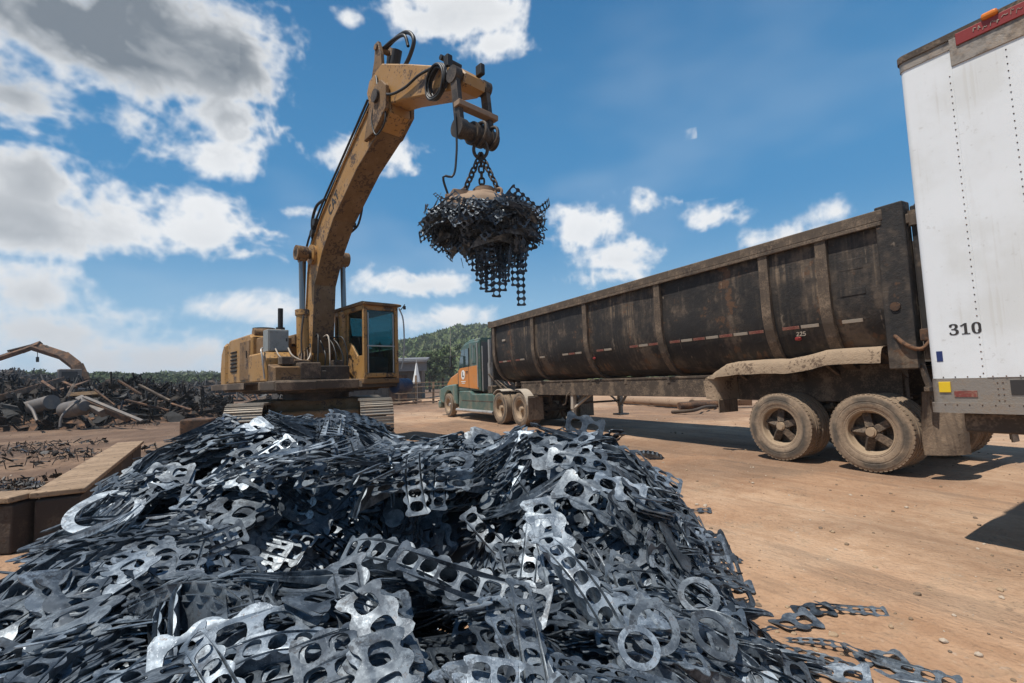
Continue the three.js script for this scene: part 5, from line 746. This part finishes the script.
const oval = (cx, cy, rx, ry, n = 10, sq = 1) => { const o = []; for (let i = 0; i < n; i++) { const a = i / n * 6.2832, c = Math.cos(a), s = Math.sin(a); o.push([cx + Math.sign(c) * Math.pow(Math.abs(c), sq) * rx, cy + Math.sign(s) * Math.pow(Math.abs(s), sq) * ry]); } return o; };
function scallop(n, p, w, rail, holes, rl = 0.36) {   // a strip left over from stamping: round lobes at the webs, thin rails beside the holes
  const L = n * p, e = p * 0.13, out = [], X = L / 2 + e, m = 8 * n + 2, r = p * rl;
  const edge = (x) => { const k = clamp(Math.round((x + L / 2) / p), 0, n), dx = x - (-L / 2 + k * p); return Math.max(rail, Math.abs(dx) < r ? w / 2 - r + Math.sqrt(r * r - dx * dx) : 0); };
  for (let i = 0; i <= m; i++) { const x = -X + 2 * X * i / m; out.push([x, -edge(x) * (i === 0 || i === m ? 0.8 : 1)]); }
  for (let i = m; i >= 0; i--) { const x = -X + 2 * X * i / m; out.push([x, edge(x) * (i === 0 || i === m ? 0.8 : 1)]); }
  const hs = []; for (let i = 0; i < n; i++) hs.push(...holes(-L / 2 + p * (i + 0.5), i)); return [out, hs];
}
const KINDS = {
  strip: { name: 'punched_strip', label: 'scalloped grey steel strip punched with one row of round holes, in the scrap heap', cat: 'steel strip', group: 'punched strips in the heap', weight: 5.5, mk: (v) => { const n = [7, 10, 6, 9][v % 4]; const [o, h] = scallop(n, 0.1, 0.146, 0.053, (x) => [oval(x, 0, 0.037, 0.04, 12, 0.85)]); return bend(plate(o, h, 0.005), [0.4, 1.3, -0.5, 2.2, 0.9][v], [0.2, -0.7, 1.2, 0.4, -1.6][v], 0, 0.3); }, n: 5, len: 0.8 },
  ladder: { name: 'ladder_strip', label: 'ladder-shaped grey steel offcut with thin rungs and lobed edges, in the scrap heap', cat: 'steel strip', group: 'ladder-shaped offcuts in the heap', weight: 4.2, mk: (v) => { const n = [6, 5, 7][v % 3]; const [o, h] = scallop(n, 0.094, 0.176, 0.062, (x) => [oval(x, 0, 0.04, 0.044, 14, 0.5)], 0.4); return bend(plate(o, h, 0.005), [0.3, 1.2, -0.6][v], [0.25, -0.5, 0.6][v], 0, 0.15, 0.015); }, n: 3, len: 0.56 },
  ring: { name: 'steel_ring', label: 'flat grey steel ring in the scrap heap', cat: 'steel ring', group: 'flat rings in the heap', weight: 0.55, mk: (v) => bend(plate(oval(0, 0, 0.125, 0.125, 36), [oval(0, 0, 0.086, 0.086, 28)], 0.009), [0.05, 0.5][v], 0, 0, 0, 0.012), n: 2, len: 0.25 },
  bigring: { name: 'large_steel_ring', label: 'large flat grey steel ring in the scrap heap', cat: 'steel ring', group: 'large flat rings in the heap', weight: 0.1, mk: (v) => bend(plate(oval(0, 0, 0.19, 0.19, 44), [oval(0, 0, 0.135, 0.135, 36)], 0.01), [0.05, 0.35][v], 0, 0, 0, 0.012), n: 2, len: 0.38 },
  link: { name: 'link_plate', label: 'lobed grey steel plate with two or three wide oval openings, in the scrap heap', cat: 'steel plate', group: 'lobed plates in the heap', weight: 3.2, mk: (v) => { const n = [2, 3, 2][v]; const [o, h] = scallop(n, 0.165, 0.25, 0.082, (x) => [oval(x, 0, 0.057, 0.056, 14, 0.7)], 0.44); return bend(plate(o, h, 0.006), [0.5, 1.3, -1.0][v], [0.5, -0.6, 1.3][v], 0, 0.4); }, n: 3, len: 0.45 },
  web: { name: 'punched_sheet', label: 'lobed steel sheet punched with two rows of holes, in the scrap heap', cat: 'steel sheet', group: 'punched sheets in the heap', weight: 1.6, mk: (v) => { const [o, h] = scallop([5, 4][v], 0.108, 0.29, 0.118, (x, i) => [oval(x, 0.057, 0.041, 0.044, 12, 0.8), oval(x, -0.057, 0.041, 0.044, 12, 0.8)]); return bend(plate(o, h, 0.005), [0.5, 1.0][v], [0.15, -0.3][v], 0, 0.1, 0.012); }, n: 2, len: 0.55 },
  tab: { name: 'steel_tab', label: 'small rounded grey steel tab in the scrap heap', cat: 'steel tab', group: 'small tabs in the heap', weight: 1.6, mk: (v) => { const o = v ? [...oval(0, 0, 0.11, 0.055, 18)].map(([x, y]) => [x, y * (0.75 + 0.35 * Math.cos(x * 50))]) : oval(0, 0, 0.06, 0.055, 14); return bend(plate(o, [], 0.005), [1.2, 2.5][v], 0.6); }, n: 2, len: 0.16 },
  strap: { name: 'thin_strap', label: 'narrow edge strap of grey steel with a wavy side, in the scrap heap', cat: 'steel strap', group: 'narrow straps in the heap', weight: 1.8, mk: (v) => { const o = [], L = 0.72; for (let i = 0; i <= 36; i++) o.push([-L / 2 + L * i / 36, -0.012]); for (let i = 36; i >= 0; i--) o.push([-L / 2 + L * i / 36, 0.008 + 0.014 * Math.abs(Math.sin(i * Math.PI / 6))]); return bend(plate(o, [], 0.005), [0.7, 2.4][v], [1.0, -2.2][v], 0, 0.5); }, n: 2, len: 0.7 },
};
for (const k of Object.values(KINDS)) { k.geo = []; for (let v = 0; v < k.n; v++) k.geo.push(k.mk(v)); }
const KN = Object.keys(KINDS), KW = KN.reduce((a, n) => a + KINDS[n].weight, 0);
const pickKind = () => { let r = rnd() * KW; for (const n of KN) { r -= KINDS[n].weight; if (r <= 0) return n; } return 'strip'; };
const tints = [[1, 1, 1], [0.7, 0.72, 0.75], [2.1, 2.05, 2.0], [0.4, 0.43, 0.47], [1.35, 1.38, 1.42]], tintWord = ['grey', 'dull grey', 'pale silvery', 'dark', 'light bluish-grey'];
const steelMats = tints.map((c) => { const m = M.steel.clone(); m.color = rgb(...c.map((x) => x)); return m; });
const normalAt = (x, d) => { const e = 0.06; return V(-(scrapH(x + e, d) - scrapH(x - e, d)) / 2 / e, 1, (scrapH(x, d + e) - scrapH(x, d - e)) / 2 / e).normalize(); };
function frame(up, ang) { const f = V(Math.cos(ang), 0, Math.sin(ang)); f.addScaledVector(up, -f.dot(up)).normalize(); const r = f.clone().cross(up); return new THREE.Quaternion().setFromRotationMatrix(new THREE.Matrix4().makeBasis(f, up, r)); }
const pieces = [];   // { kind, v, p, q, s, tint, layer }
function bundle(x, d, count, layer, o = {}) {
  const kind = o.kind ?? pickKind(), v = o.v ?? Math.floor(rnd() * KINDS[kind].n), n = normalAt(x, d), steep = Math.hypot(n.x, n.z);
  const down = Math.atan2(n.z, n.x), flow = noise3(x * 0.8, d * 0.8, 4) * 6.283, ang0 = o.ang ?? (steep > 0.3 ? down + R(-0.75, 0.75) + (rnd() < 0.2 ? 1.5 : 0) : flow + R(-0.6, 0.6));
  const tilt = o.tilt ?? 0.3, up0 = n.clone().add(V(R(-1, 1), R(-0.2, 0.6), R(-1, 1)).multiplyScalar(tilt)).normalize(), s0 = (o.s ?? 1) * R(0.8, 1.25) * mix(0.66, 0.94, sstep(1.3, 2.7, d));
  for (let k = 0; k < count; k++) {
    if (k > 1 && (kind === 'ring' || kind === 'bigring')) break; const dx = k ? R(-0.05, 0.05) : 0, dz = k ? R(-0.05, 0.05) : 0, up = up0.clone().add(V(R(-1, 1), 0, R(-1, 1)).multiplyScalar(0.09)).normalize();
    const px = x + dx, pd = d + dz, h = scrapH(px, pd); if (h < 0.04 && !o.force) continue;
    pieces.push({ kind, v, p: V(px, Math.max(0.012, h + (o.lift ?? 0) + layer + k * 0.021), -pd), q: frame(up, ang0 + R(-0.16, 0.16)), s: s0, tint: o.tint ?? [0, 0, 1, 1, 1, 3, 3, 4, 4, 2][Math.floor(rnd() * (rnd() < 0.3 ? 10 : 9))], layer, top: k === count - 1 || rnd() < 0.4 });
  }
}
const shown = (x, d) => d > 0.9 && Math.abs(x / d) < 1.35;
for (let k = 0, n = 0; n < 300 && k < 9000; k++) { const d = R(1.0, 7.2), x = R(-4.3, 1.9); if (!shown(x, d) || scrapH(x, d) < 0.06) continue; n++; bundle(x, d, 2 + Math.floor(rnd() * 3), -0.22, { tilt: 0.4 }); }
for (let k = 0, n = 0; n < 380 && k < 9000; k++) { const d = R(1.0, 7.2), x = R(-4.3, 1.9); if (!shown(x, d) || scrapH(x, d) < 0.05) continue; n++; bundle(x, d, 2 + Math.floor(rnd() * 3), -0.1, { tilt: 0.36 }); }
for (let k = 0, n = 0; n < 520 && k < 9000; k++) { const d = 1.0 + 5.6 * Math.pow(rnd(), 1.15), x = R(-4.1, 1.8); if (!shown(x, d) || scrapH(x, d) < 0.05) continue; const hx = (x + 0.75) / 0.6, hd = (d - 3.15) / 0.42; if (hx * hx + hd * hd < 1 && rnd() < 0.8) continue; n++; bundle(x, d, 1 + Math.floor(rnd() * 5), 0.0, { tilt: 0.26 }); }
for (let k = 0; k < 46; k++) { const x = R(-1.75, -0.15), d = R(3.42, 3.75), h = 0.83 + 0.06 * Math.sin(x * 3); const kind = pickKind(), v = Math.floor(rnd() * KINDS[kind].n); pieces.push({ kind, v, p: V(x, h + R(-0.05, 0.1), -d), q: frame(V(R(-0.25, 0.25), 1, R(-0.1, 0.45)).normalize(), R(0, 6.3)), s: R(0.8, 1.15), tint: [0, 1, 4, 3, 0][k % 5], layer: 0, top: true }); }
// straps and strips on edge spilling down the right-hand foot
for (let k = 0; k < 70; k++) { const d = R(2.0, 3.3), x = R(0.75, 1.25); bundle(x, d, 2, 0.02, { kind: rnd() < 0.6 ? 'strap' : 'strip', ang: R(-0.3, 0.7), tilt: 0.7, force: true, s: R(0.6, 0.95) }); }
// pieces that stand out, found by sending a ray from the photograph's pixel to the heap
function onHeap(px, py) { const d = pixelRay(px, py); for (let t = 0.7; t < 14; t += 0.01) { const x = d.x * t, y = EYE + d.y * t, z = d.z * t; if (y <= Math.max(0, scrapH(x, -z)) + 0.03) return V(x, y, z); } return V(d.x * 6, 0.2, d.z * 6); }
function hero(px, py, kind, v, s, up, ang, lift = 0.05, tint = 0) { const p = onHeap(px, py); p.y += lift; pieces.push({ kind, v, p, q: frame(V(...up).normalize(), ang), s, tint, layer: 9, top: true, hero: true }); return p; }
hero(105, 522, 'bigring', 0, 1.15, [0.15, 1, 0.45], 0.3, 0.07, 2); hero(308, 505, 'ladder', 0, 0.95, [0.1, 0.35, 1], -1.62, 0.12, 2); hero(285, 545, 'ladder', 1, 0.85, [0.1, 1, 0.35], 0.1, 0.06, 2);
hero(656, 655, 'ring', 0, 0.78, [0.15, 0.75, 0.8], 0.4, 0.1, 0); hero(640, 668, 'ring', 1, 0.6, [0.05, 0.8, 0.7], 1.4, 0.07, 4); hero(715, 655, 'ring', 0, 0.8, [0.3, 0.75, 0.6], 1.1, 0.08, 1); hero(700, 618, 'ring', 1, 0.75, [-0.1, 0.8, 0.6], 0.2, 0.1, 1); hero(735, 600, 'bigring', 1, 0.7, [0.4, 0.8, 0.35], 0.6, 0.06, 3);
hero(556, 600, 'ladder', 0, 0.95, [0.15, 0.6, 0.8], 1.35, 0.13, 2); hero(530, 590, 'strip', 0, 0.8, [-0.1, 0.6, 0.8], 1.75, 0.11, 2); hero(595, 625, 'strip', 3, 0.85, [0.2, 0.55, 0.8], 1.1, 0.12, 2); hero(548, 545, 'link', 0, 0.9, [0.1, 0.7, 0.75], 1.3, 0.12, 2); hero(420, 585, 'strip', 1, 1.0, [0, 0.85, 0.5], 0.55, 0.1, 0); hero(470, 610, 'ladder', 2, 0.9, [0.1, 0.8, 0.6], 0.4, 0.09, 1); hero(495, 560, 'strip', 2, 0.9, [-0.2, 0.6, 0.7], 1.2, 0.1, 1);
hero(350, 610, 'link', 1, 0.65, [0.15, 0.85, 0.6], 1.2, 0.07, 1); hero(375, 640, 'link', 0, 0.7, [0.1, 0.8, 0.6], 0.9, 0.08, 1); hero(230, 655, 'link', 1, 0.9, [0.1, 0.9, 0.4], -0.5, 0.06, 4); hero(170, 600, 'bigring', 1, 0.9, [0.05, 1, 0.12], 0, 0.05, 1); hero(225, 575, 'bigring', 0, 0.95, [0, 1, 0.18], 0, 0.08, 3); hero(70, 640, 'link', 0, 1.1, [-0.1, 0.9, 0.3], 0.9, 0.05, 0);
hero(185, 425, 'ladder', 1, 0.9, [-0.5, 0.3, 1], -1.25, 0.18, 4); hero(250, 475, 'ladder', 2, 1.0, [0, 0.9, 0.5], -0.9, 0.08, 2); hero(235, 490, 'link', 0, 0.8, [0, 0.9, 0.5], 0.2, 0.08, 2); hero(580, 470, 'link', 1, 0.8, [0.1, 0.8, 0.5], 0.3, 0.06, 0); hero(545, 455, 'link', 2, 0.85, [-0.1, 0.8, 0.5], 1.0, 0.07, 0); hero(620, 500, 'link', 0, 0.85, [0.2, 0.8, 0.5], 0.4, 0.07, 2); hero(600, 520, 'link', 1, 1.0, [0.2, 0.75, 0.6], 0.7, 0.1, 0); hero(650, 480, 'web', 0, 0.8, [0.3, 0.9, 0.3], 0.4, 0.06, 4);
hero(560, 432, 'strap', 1, 1.0, [0, 0.4, 1], -0.8, 0.08, 0); hero(585, 440, 'link', 2, 0.8, [0.2, 0.5, 1], 0.6, 0.1, 3); hero(655, 455, 'strip', 3, 0.8, [0.3, 0.8, 0.5], 0.3, 0.03, 0); hero(255, 408, 'link', 1, 1.0, [0.1, 0.9, 0.35], 0.2, 0.1, 4); hero(375, 405, 'strip', 2, 0.8, [0, 0.6, 0.8], -0.6, 0.12, 4);
// loose pieces on the dirt to the right
const loose = []; for (const [px, py, kind, v, s, a] of [[812, 600, 'link', 0, 0.62, 0.2], [850, 603, 'strip', 2, 0.6, 0.35], [795, 612, 'link', 2, 0.7, -0.2], [805, 632, 'strip', 0, 0.5, 0.4], [897, 656, 'strip', 2, 0.75, 0.8], [922, 678, 'link', 1, 0.75, 0.7], [880, 648, 'link', 0, 0.6, 0.2], [735, 578, 'link', 2, 0.62, 0.3], [728, 555, 'strip', 3, 0.55, 0.5], [716, 545, 'tab', 1, 1, 0.2], [838, 668, 'link', 2, 0.7, 0.6], [815, 650, 'strip', 0, 0.6, 0.8], [700, 505, 'link', 0, 0.6, 0.3]]) { const p = onHeight(px, py, 0.015); p.y = groundH(p.x, p.z) + 0.018; loose.push({ kind, v, p, q: frame(V(R(-0.06, 0.06), 1, R(-0.06, 0.06)).normalize(), a), s, tint: Math.floor(rnd() * 4), loose: true, top: true }); }

// those that show largest are things of their own, the rest is the heap
for (const e of pieces) { const c = e.p.clone().sub(camera.position), dist = c.length(), n = c.clone().applyQuaternion(camera.quaternion.clone().invert()); const sx = n.x / -n.z * FOCAL + W / 2, sy = H / 2 - n.y / -n.z * FOCAL; e.size = n.z < -0.3 && sx > -40 && sx < W + 40 && sy > 380 && sy < H + 30 ? KINDS[e.kind].len * e.s / dist * (e.top && e.layer > -0.05 ? 1 : 0.25) : 0; }
pieces.sort((a, b) => (b.hero ? 9 : b.size) - (a.hero ? 9 : a.size));
const single = [], rest = []; { const cnt = {}; for (const e of pieces) { const k = e.kind; cnt[k] = cnt[k] ?? 0; if (e.size > 0 && cnt[k] < 220 && single.length < 800 && (e.hero || (e.top && e.layer > -0.05))) { cnt[k]++; single.push(e); } else rest.push(e); } }
const addPiece = (e, label, cat, group) => { const K = KINDS[e.kind], m = new THREE.Mesh(K.geo[e.v], steelMats[e.tint]); m.name = numbered(K.name); m.position.copy(e.p); m.quaternion.copy(e.q); m.scale.setScalar(e.s); m.castShadow = m.receiveShadow = true; scene.add(m); return tag(m, label ?? K.label, cat ?? K.cat, group ?? K.group); };
const HOLES = { strip: [7, 10, 6, 9, 7], ladder: [6, 5, 7], link: [2, 3, 2], web: [10, 8] }, NUM = ['', '', 'two', 'three', 'four', 'five', 'six', 'seven', 'eight', 'nine', 'ten'], SHAPE = { strip: ['nearly flat', 'curved', 'upturned', 'strongly curved', 'twisted'], ladder: ['nearly flat', 'curved', 'upturned'], link: ['gently bent', 'curved', 'upturned'], web: ['gently bent', 'curved'], ring: ['flat', 'slightly bowed'], bigring: ['flat', 'slightly bowed'], tab: ['round', 'long'], strap: ['gently bent', 'strongly curled'] };
const NOUN = { strip: (e) => `${NUM[HOLES.strip[e.v]]}-hole scalloped steel strip`, ladder: (e) => `${NUM[HOLES.ladder[e.v]]}-opening ladder offcut`, link: (e) => `${NUM[HOLES.link[e.v]]}-opening lobed plate`, web: (e) => `${NUM[HOLES.web[e.v]]}-hole two-row sheet`, ring: () => 'small steel ring', bigring: () => 'large steel ring', tab: () => 'steel tab without holes', strap: () => 'narrow wavy steel strap' };
const zone = (p) => { const x = p.x, d = -p.z; return x < -1.9 && d > 3.6 ? 'on the left crest before the excavator' : x < -1.6 ? 'on the left slope by the low wall' : d > 4.1 && x < -0.3 ? 'on the saddle of the heap' : d > 2.9 && x > -0.35 ? (x > 0.85 ? 'on the steep right flank' : 'on the right crest of the heap') : x > 0.7 ? 'at the right foot of the heap' : d > 2.6 ? 'around the dark hollow' : 'at the front of the heap'; };
for (const e of single) addPiece(e, `${SHAPE[e.kind][e.v]} ${tintWord[e.tint]} ${NOUN[e.kind](e)} ${zone(e.p)}`);
for (const e of loose) { const K = KINDS[e.kind]; addPiece(e, `${tintWord[e.tint]} ${NOUN[e.kind](e)} lying loose on the dirt right of the heap`, K.cat, K.group.replace('in the heap', 'loose on the dirt')); }
function stuffOf(name, label, list, geoCore) {
  const g = thing(name, label, 'scrap heap'); g.userData.kind = 'stuff'; const by = new Map();
  for (const e of list) { const k = e.kind + e.v; if (!by.has(k)) by.set(k, []); by.get(k).push({ m: mat4(e.p, e.q, V(e.s, e.s, e.s)), c: tints[e.tint] }); }
  for (const [k, l] of by) instanced('offcut_layer', KINDS[k.slice(0, -1)].geo[+k.slice(-1)], M.steel, l, g);
  if (geoCore) part('packed_core', [geoCore], M.steelDark, g); return g;
}
{
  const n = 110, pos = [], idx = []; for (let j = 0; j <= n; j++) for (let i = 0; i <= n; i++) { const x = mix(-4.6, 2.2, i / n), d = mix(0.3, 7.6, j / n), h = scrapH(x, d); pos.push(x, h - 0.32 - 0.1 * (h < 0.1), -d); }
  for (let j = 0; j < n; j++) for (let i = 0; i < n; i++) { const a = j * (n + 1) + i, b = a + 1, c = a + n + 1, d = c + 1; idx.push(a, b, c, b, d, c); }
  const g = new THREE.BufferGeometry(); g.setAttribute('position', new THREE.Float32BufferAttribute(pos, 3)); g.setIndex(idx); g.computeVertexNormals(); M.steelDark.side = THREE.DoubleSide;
  stuffOf('scrap_heap', 'big foreground heap of grey stamped steel offcuts', rest, g);
}
// ---------------------------------------------------------------- the magnet's load
{
  const c = V(hook.x, MAGY, hook.z), load = [];
  const ell = (a, y) => { const lump = 0.82 + 0.36 * fbm3(Math.cos(a) * 1.3 + 4, y * 2, Math.sin(a) * 1.3, 3); return Math.max(0.1, (y > -0.28 ? 1.06 : mix(1.06, 0.3, Math.pow(clamp((-0.28 - y) / 0.32), 1.2))) * lump); };
  for (let k = 0; k < 330; k++) {
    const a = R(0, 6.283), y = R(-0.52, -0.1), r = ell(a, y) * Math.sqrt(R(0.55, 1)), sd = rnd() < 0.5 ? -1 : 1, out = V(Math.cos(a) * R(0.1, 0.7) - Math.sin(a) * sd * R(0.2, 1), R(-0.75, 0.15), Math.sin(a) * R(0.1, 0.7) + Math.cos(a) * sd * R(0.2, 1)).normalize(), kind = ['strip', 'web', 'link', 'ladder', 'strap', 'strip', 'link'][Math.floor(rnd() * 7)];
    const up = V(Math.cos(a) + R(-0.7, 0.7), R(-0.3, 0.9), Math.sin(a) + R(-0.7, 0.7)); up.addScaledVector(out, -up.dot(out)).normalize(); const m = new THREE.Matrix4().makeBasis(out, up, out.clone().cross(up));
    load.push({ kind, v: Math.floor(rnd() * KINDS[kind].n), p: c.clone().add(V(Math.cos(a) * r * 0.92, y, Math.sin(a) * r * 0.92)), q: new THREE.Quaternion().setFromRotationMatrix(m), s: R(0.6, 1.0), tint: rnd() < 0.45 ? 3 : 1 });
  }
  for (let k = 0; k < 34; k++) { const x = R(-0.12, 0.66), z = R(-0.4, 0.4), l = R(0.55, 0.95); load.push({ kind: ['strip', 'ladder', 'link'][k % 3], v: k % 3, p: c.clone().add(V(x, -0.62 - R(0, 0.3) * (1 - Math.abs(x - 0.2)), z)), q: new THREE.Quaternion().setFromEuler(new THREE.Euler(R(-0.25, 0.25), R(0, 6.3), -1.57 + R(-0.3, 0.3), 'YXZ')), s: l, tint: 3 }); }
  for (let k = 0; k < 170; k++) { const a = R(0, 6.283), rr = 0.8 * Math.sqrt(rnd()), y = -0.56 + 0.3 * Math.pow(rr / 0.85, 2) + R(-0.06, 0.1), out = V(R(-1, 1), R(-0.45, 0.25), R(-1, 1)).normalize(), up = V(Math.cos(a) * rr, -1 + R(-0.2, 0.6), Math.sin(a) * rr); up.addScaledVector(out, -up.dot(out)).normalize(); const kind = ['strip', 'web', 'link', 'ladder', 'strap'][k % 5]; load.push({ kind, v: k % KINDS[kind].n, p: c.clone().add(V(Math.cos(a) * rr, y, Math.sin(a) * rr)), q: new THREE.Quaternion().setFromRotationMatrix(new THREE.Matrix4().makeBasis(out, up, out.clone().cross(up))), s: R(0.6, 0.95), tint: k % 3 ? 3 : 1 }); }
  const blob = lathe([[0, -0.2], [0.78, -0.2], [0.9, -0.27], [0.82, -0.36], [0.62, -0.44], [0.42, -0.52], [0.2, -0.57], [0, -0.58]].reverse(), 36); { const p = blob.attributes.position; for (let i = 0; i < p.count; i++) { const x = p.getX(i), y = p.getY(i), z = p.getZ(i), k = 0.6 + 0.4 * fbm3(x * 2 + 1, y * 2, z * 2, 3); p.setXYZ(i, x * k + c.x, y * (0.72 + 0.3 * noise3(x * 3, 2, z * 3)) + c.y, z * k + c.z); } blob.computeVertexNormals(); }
  tag(stuffOf('magnet_load', 'dark clump of steel offcuts clinging to the underside of the magnet', load, blob), null, 'scrap clump');
  const bend2 = bend, hang = [[519, 236, 304, 0], [524, 235, 257, 1], [496, 262, 298, 0], [483, 258, 288, 2], [505, 250, 280, 0], [475, 250, 272, 1], [490, 255, 278, 3], [511, 246, 268, 2], [499, 246, 276, 3], [514, 240, 286, 1], [479, 250, 279, 0], [502, 250, 291, 1], [488, 252, 293, 2], [522, 238, 272, 2]];
  hang.forEach(([px, y0, y1, v], i) => {
    const a = atDepth(px, y0, -hook.z - (i % 3) * 0.12 + 0.1), b = atDepth(px, y1, -hook.z - (i % 3) * 0.12 + 0.1), n = Math.max(2, Math.round((a.y - b.y) / 0.112));
    const [o, h] = scallop(n, 0.112, 0.165, 0.058, (x) => [oval(x, 0, 0.038, 0.042, 14)]), g = bend(plate(o, h, 0.005), 0.25 + 0.2 * (i % 3), [0.3, -0.5, 0.8][i % 3]); const m = new THREE.Mesh(g, steelMats[3]); m.name = numbered('hanging_strip'); const mid = a.clone().add(b).multiplyScalar(0.5); mid.x = a.x; m.position.copy(mid);
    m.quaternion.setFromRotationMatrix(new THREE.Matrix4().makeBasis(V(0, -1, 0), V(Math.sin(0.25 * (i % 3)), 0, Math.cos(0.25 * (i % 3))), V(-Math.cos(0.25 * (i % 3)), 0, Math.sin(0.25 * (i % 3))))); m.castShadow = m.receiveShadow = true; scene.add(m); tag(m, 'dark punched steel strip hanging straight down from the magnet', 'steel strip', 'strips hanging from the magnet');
  });
  const P = (px, py) => atDepth(px, py, -hook.z - 0.3);
  for (const [px, py, kind, v, s, dx, dy] of [[441, 199, 'strip', 2, 0.5, 0.8, -0.75], [536, 222, 'strap', 0, 0.55, 1, 0.25], [437, 248, 'link', 0, 0.5, 0.6, -0.5], [430, 232, 'strip', 2, 0.42, 1, 0.1], [534, 234, 'tab', 1, 0.8, 1, -0.3], [462, 262, 'strap', 1, 0.3, 0.2, -1], [450, 250, 'strap', 1, 0.4, 1, -0.2], [514, 205, 'strap', 0, 0.4, 0.4, -0.9], [487, 195, 'ladder', 0, 0.35, 0.7, -0.7]]) {
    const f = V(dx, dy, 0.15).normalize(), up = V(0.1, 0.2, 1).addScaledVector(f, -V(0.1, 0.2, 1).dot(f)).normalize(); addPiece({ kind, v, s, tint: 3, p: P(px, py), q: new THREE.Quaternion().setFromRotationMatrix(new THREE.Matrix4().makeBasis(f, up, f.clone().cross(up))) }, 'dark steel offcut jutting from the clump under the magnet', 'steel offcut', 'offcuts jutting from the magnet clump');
  }
}
scene.fog = new THREE.FogExp2(new THREE.Color(0.78, 0.82, 0.88), 0.0006);
renderer.render(scene, camera);
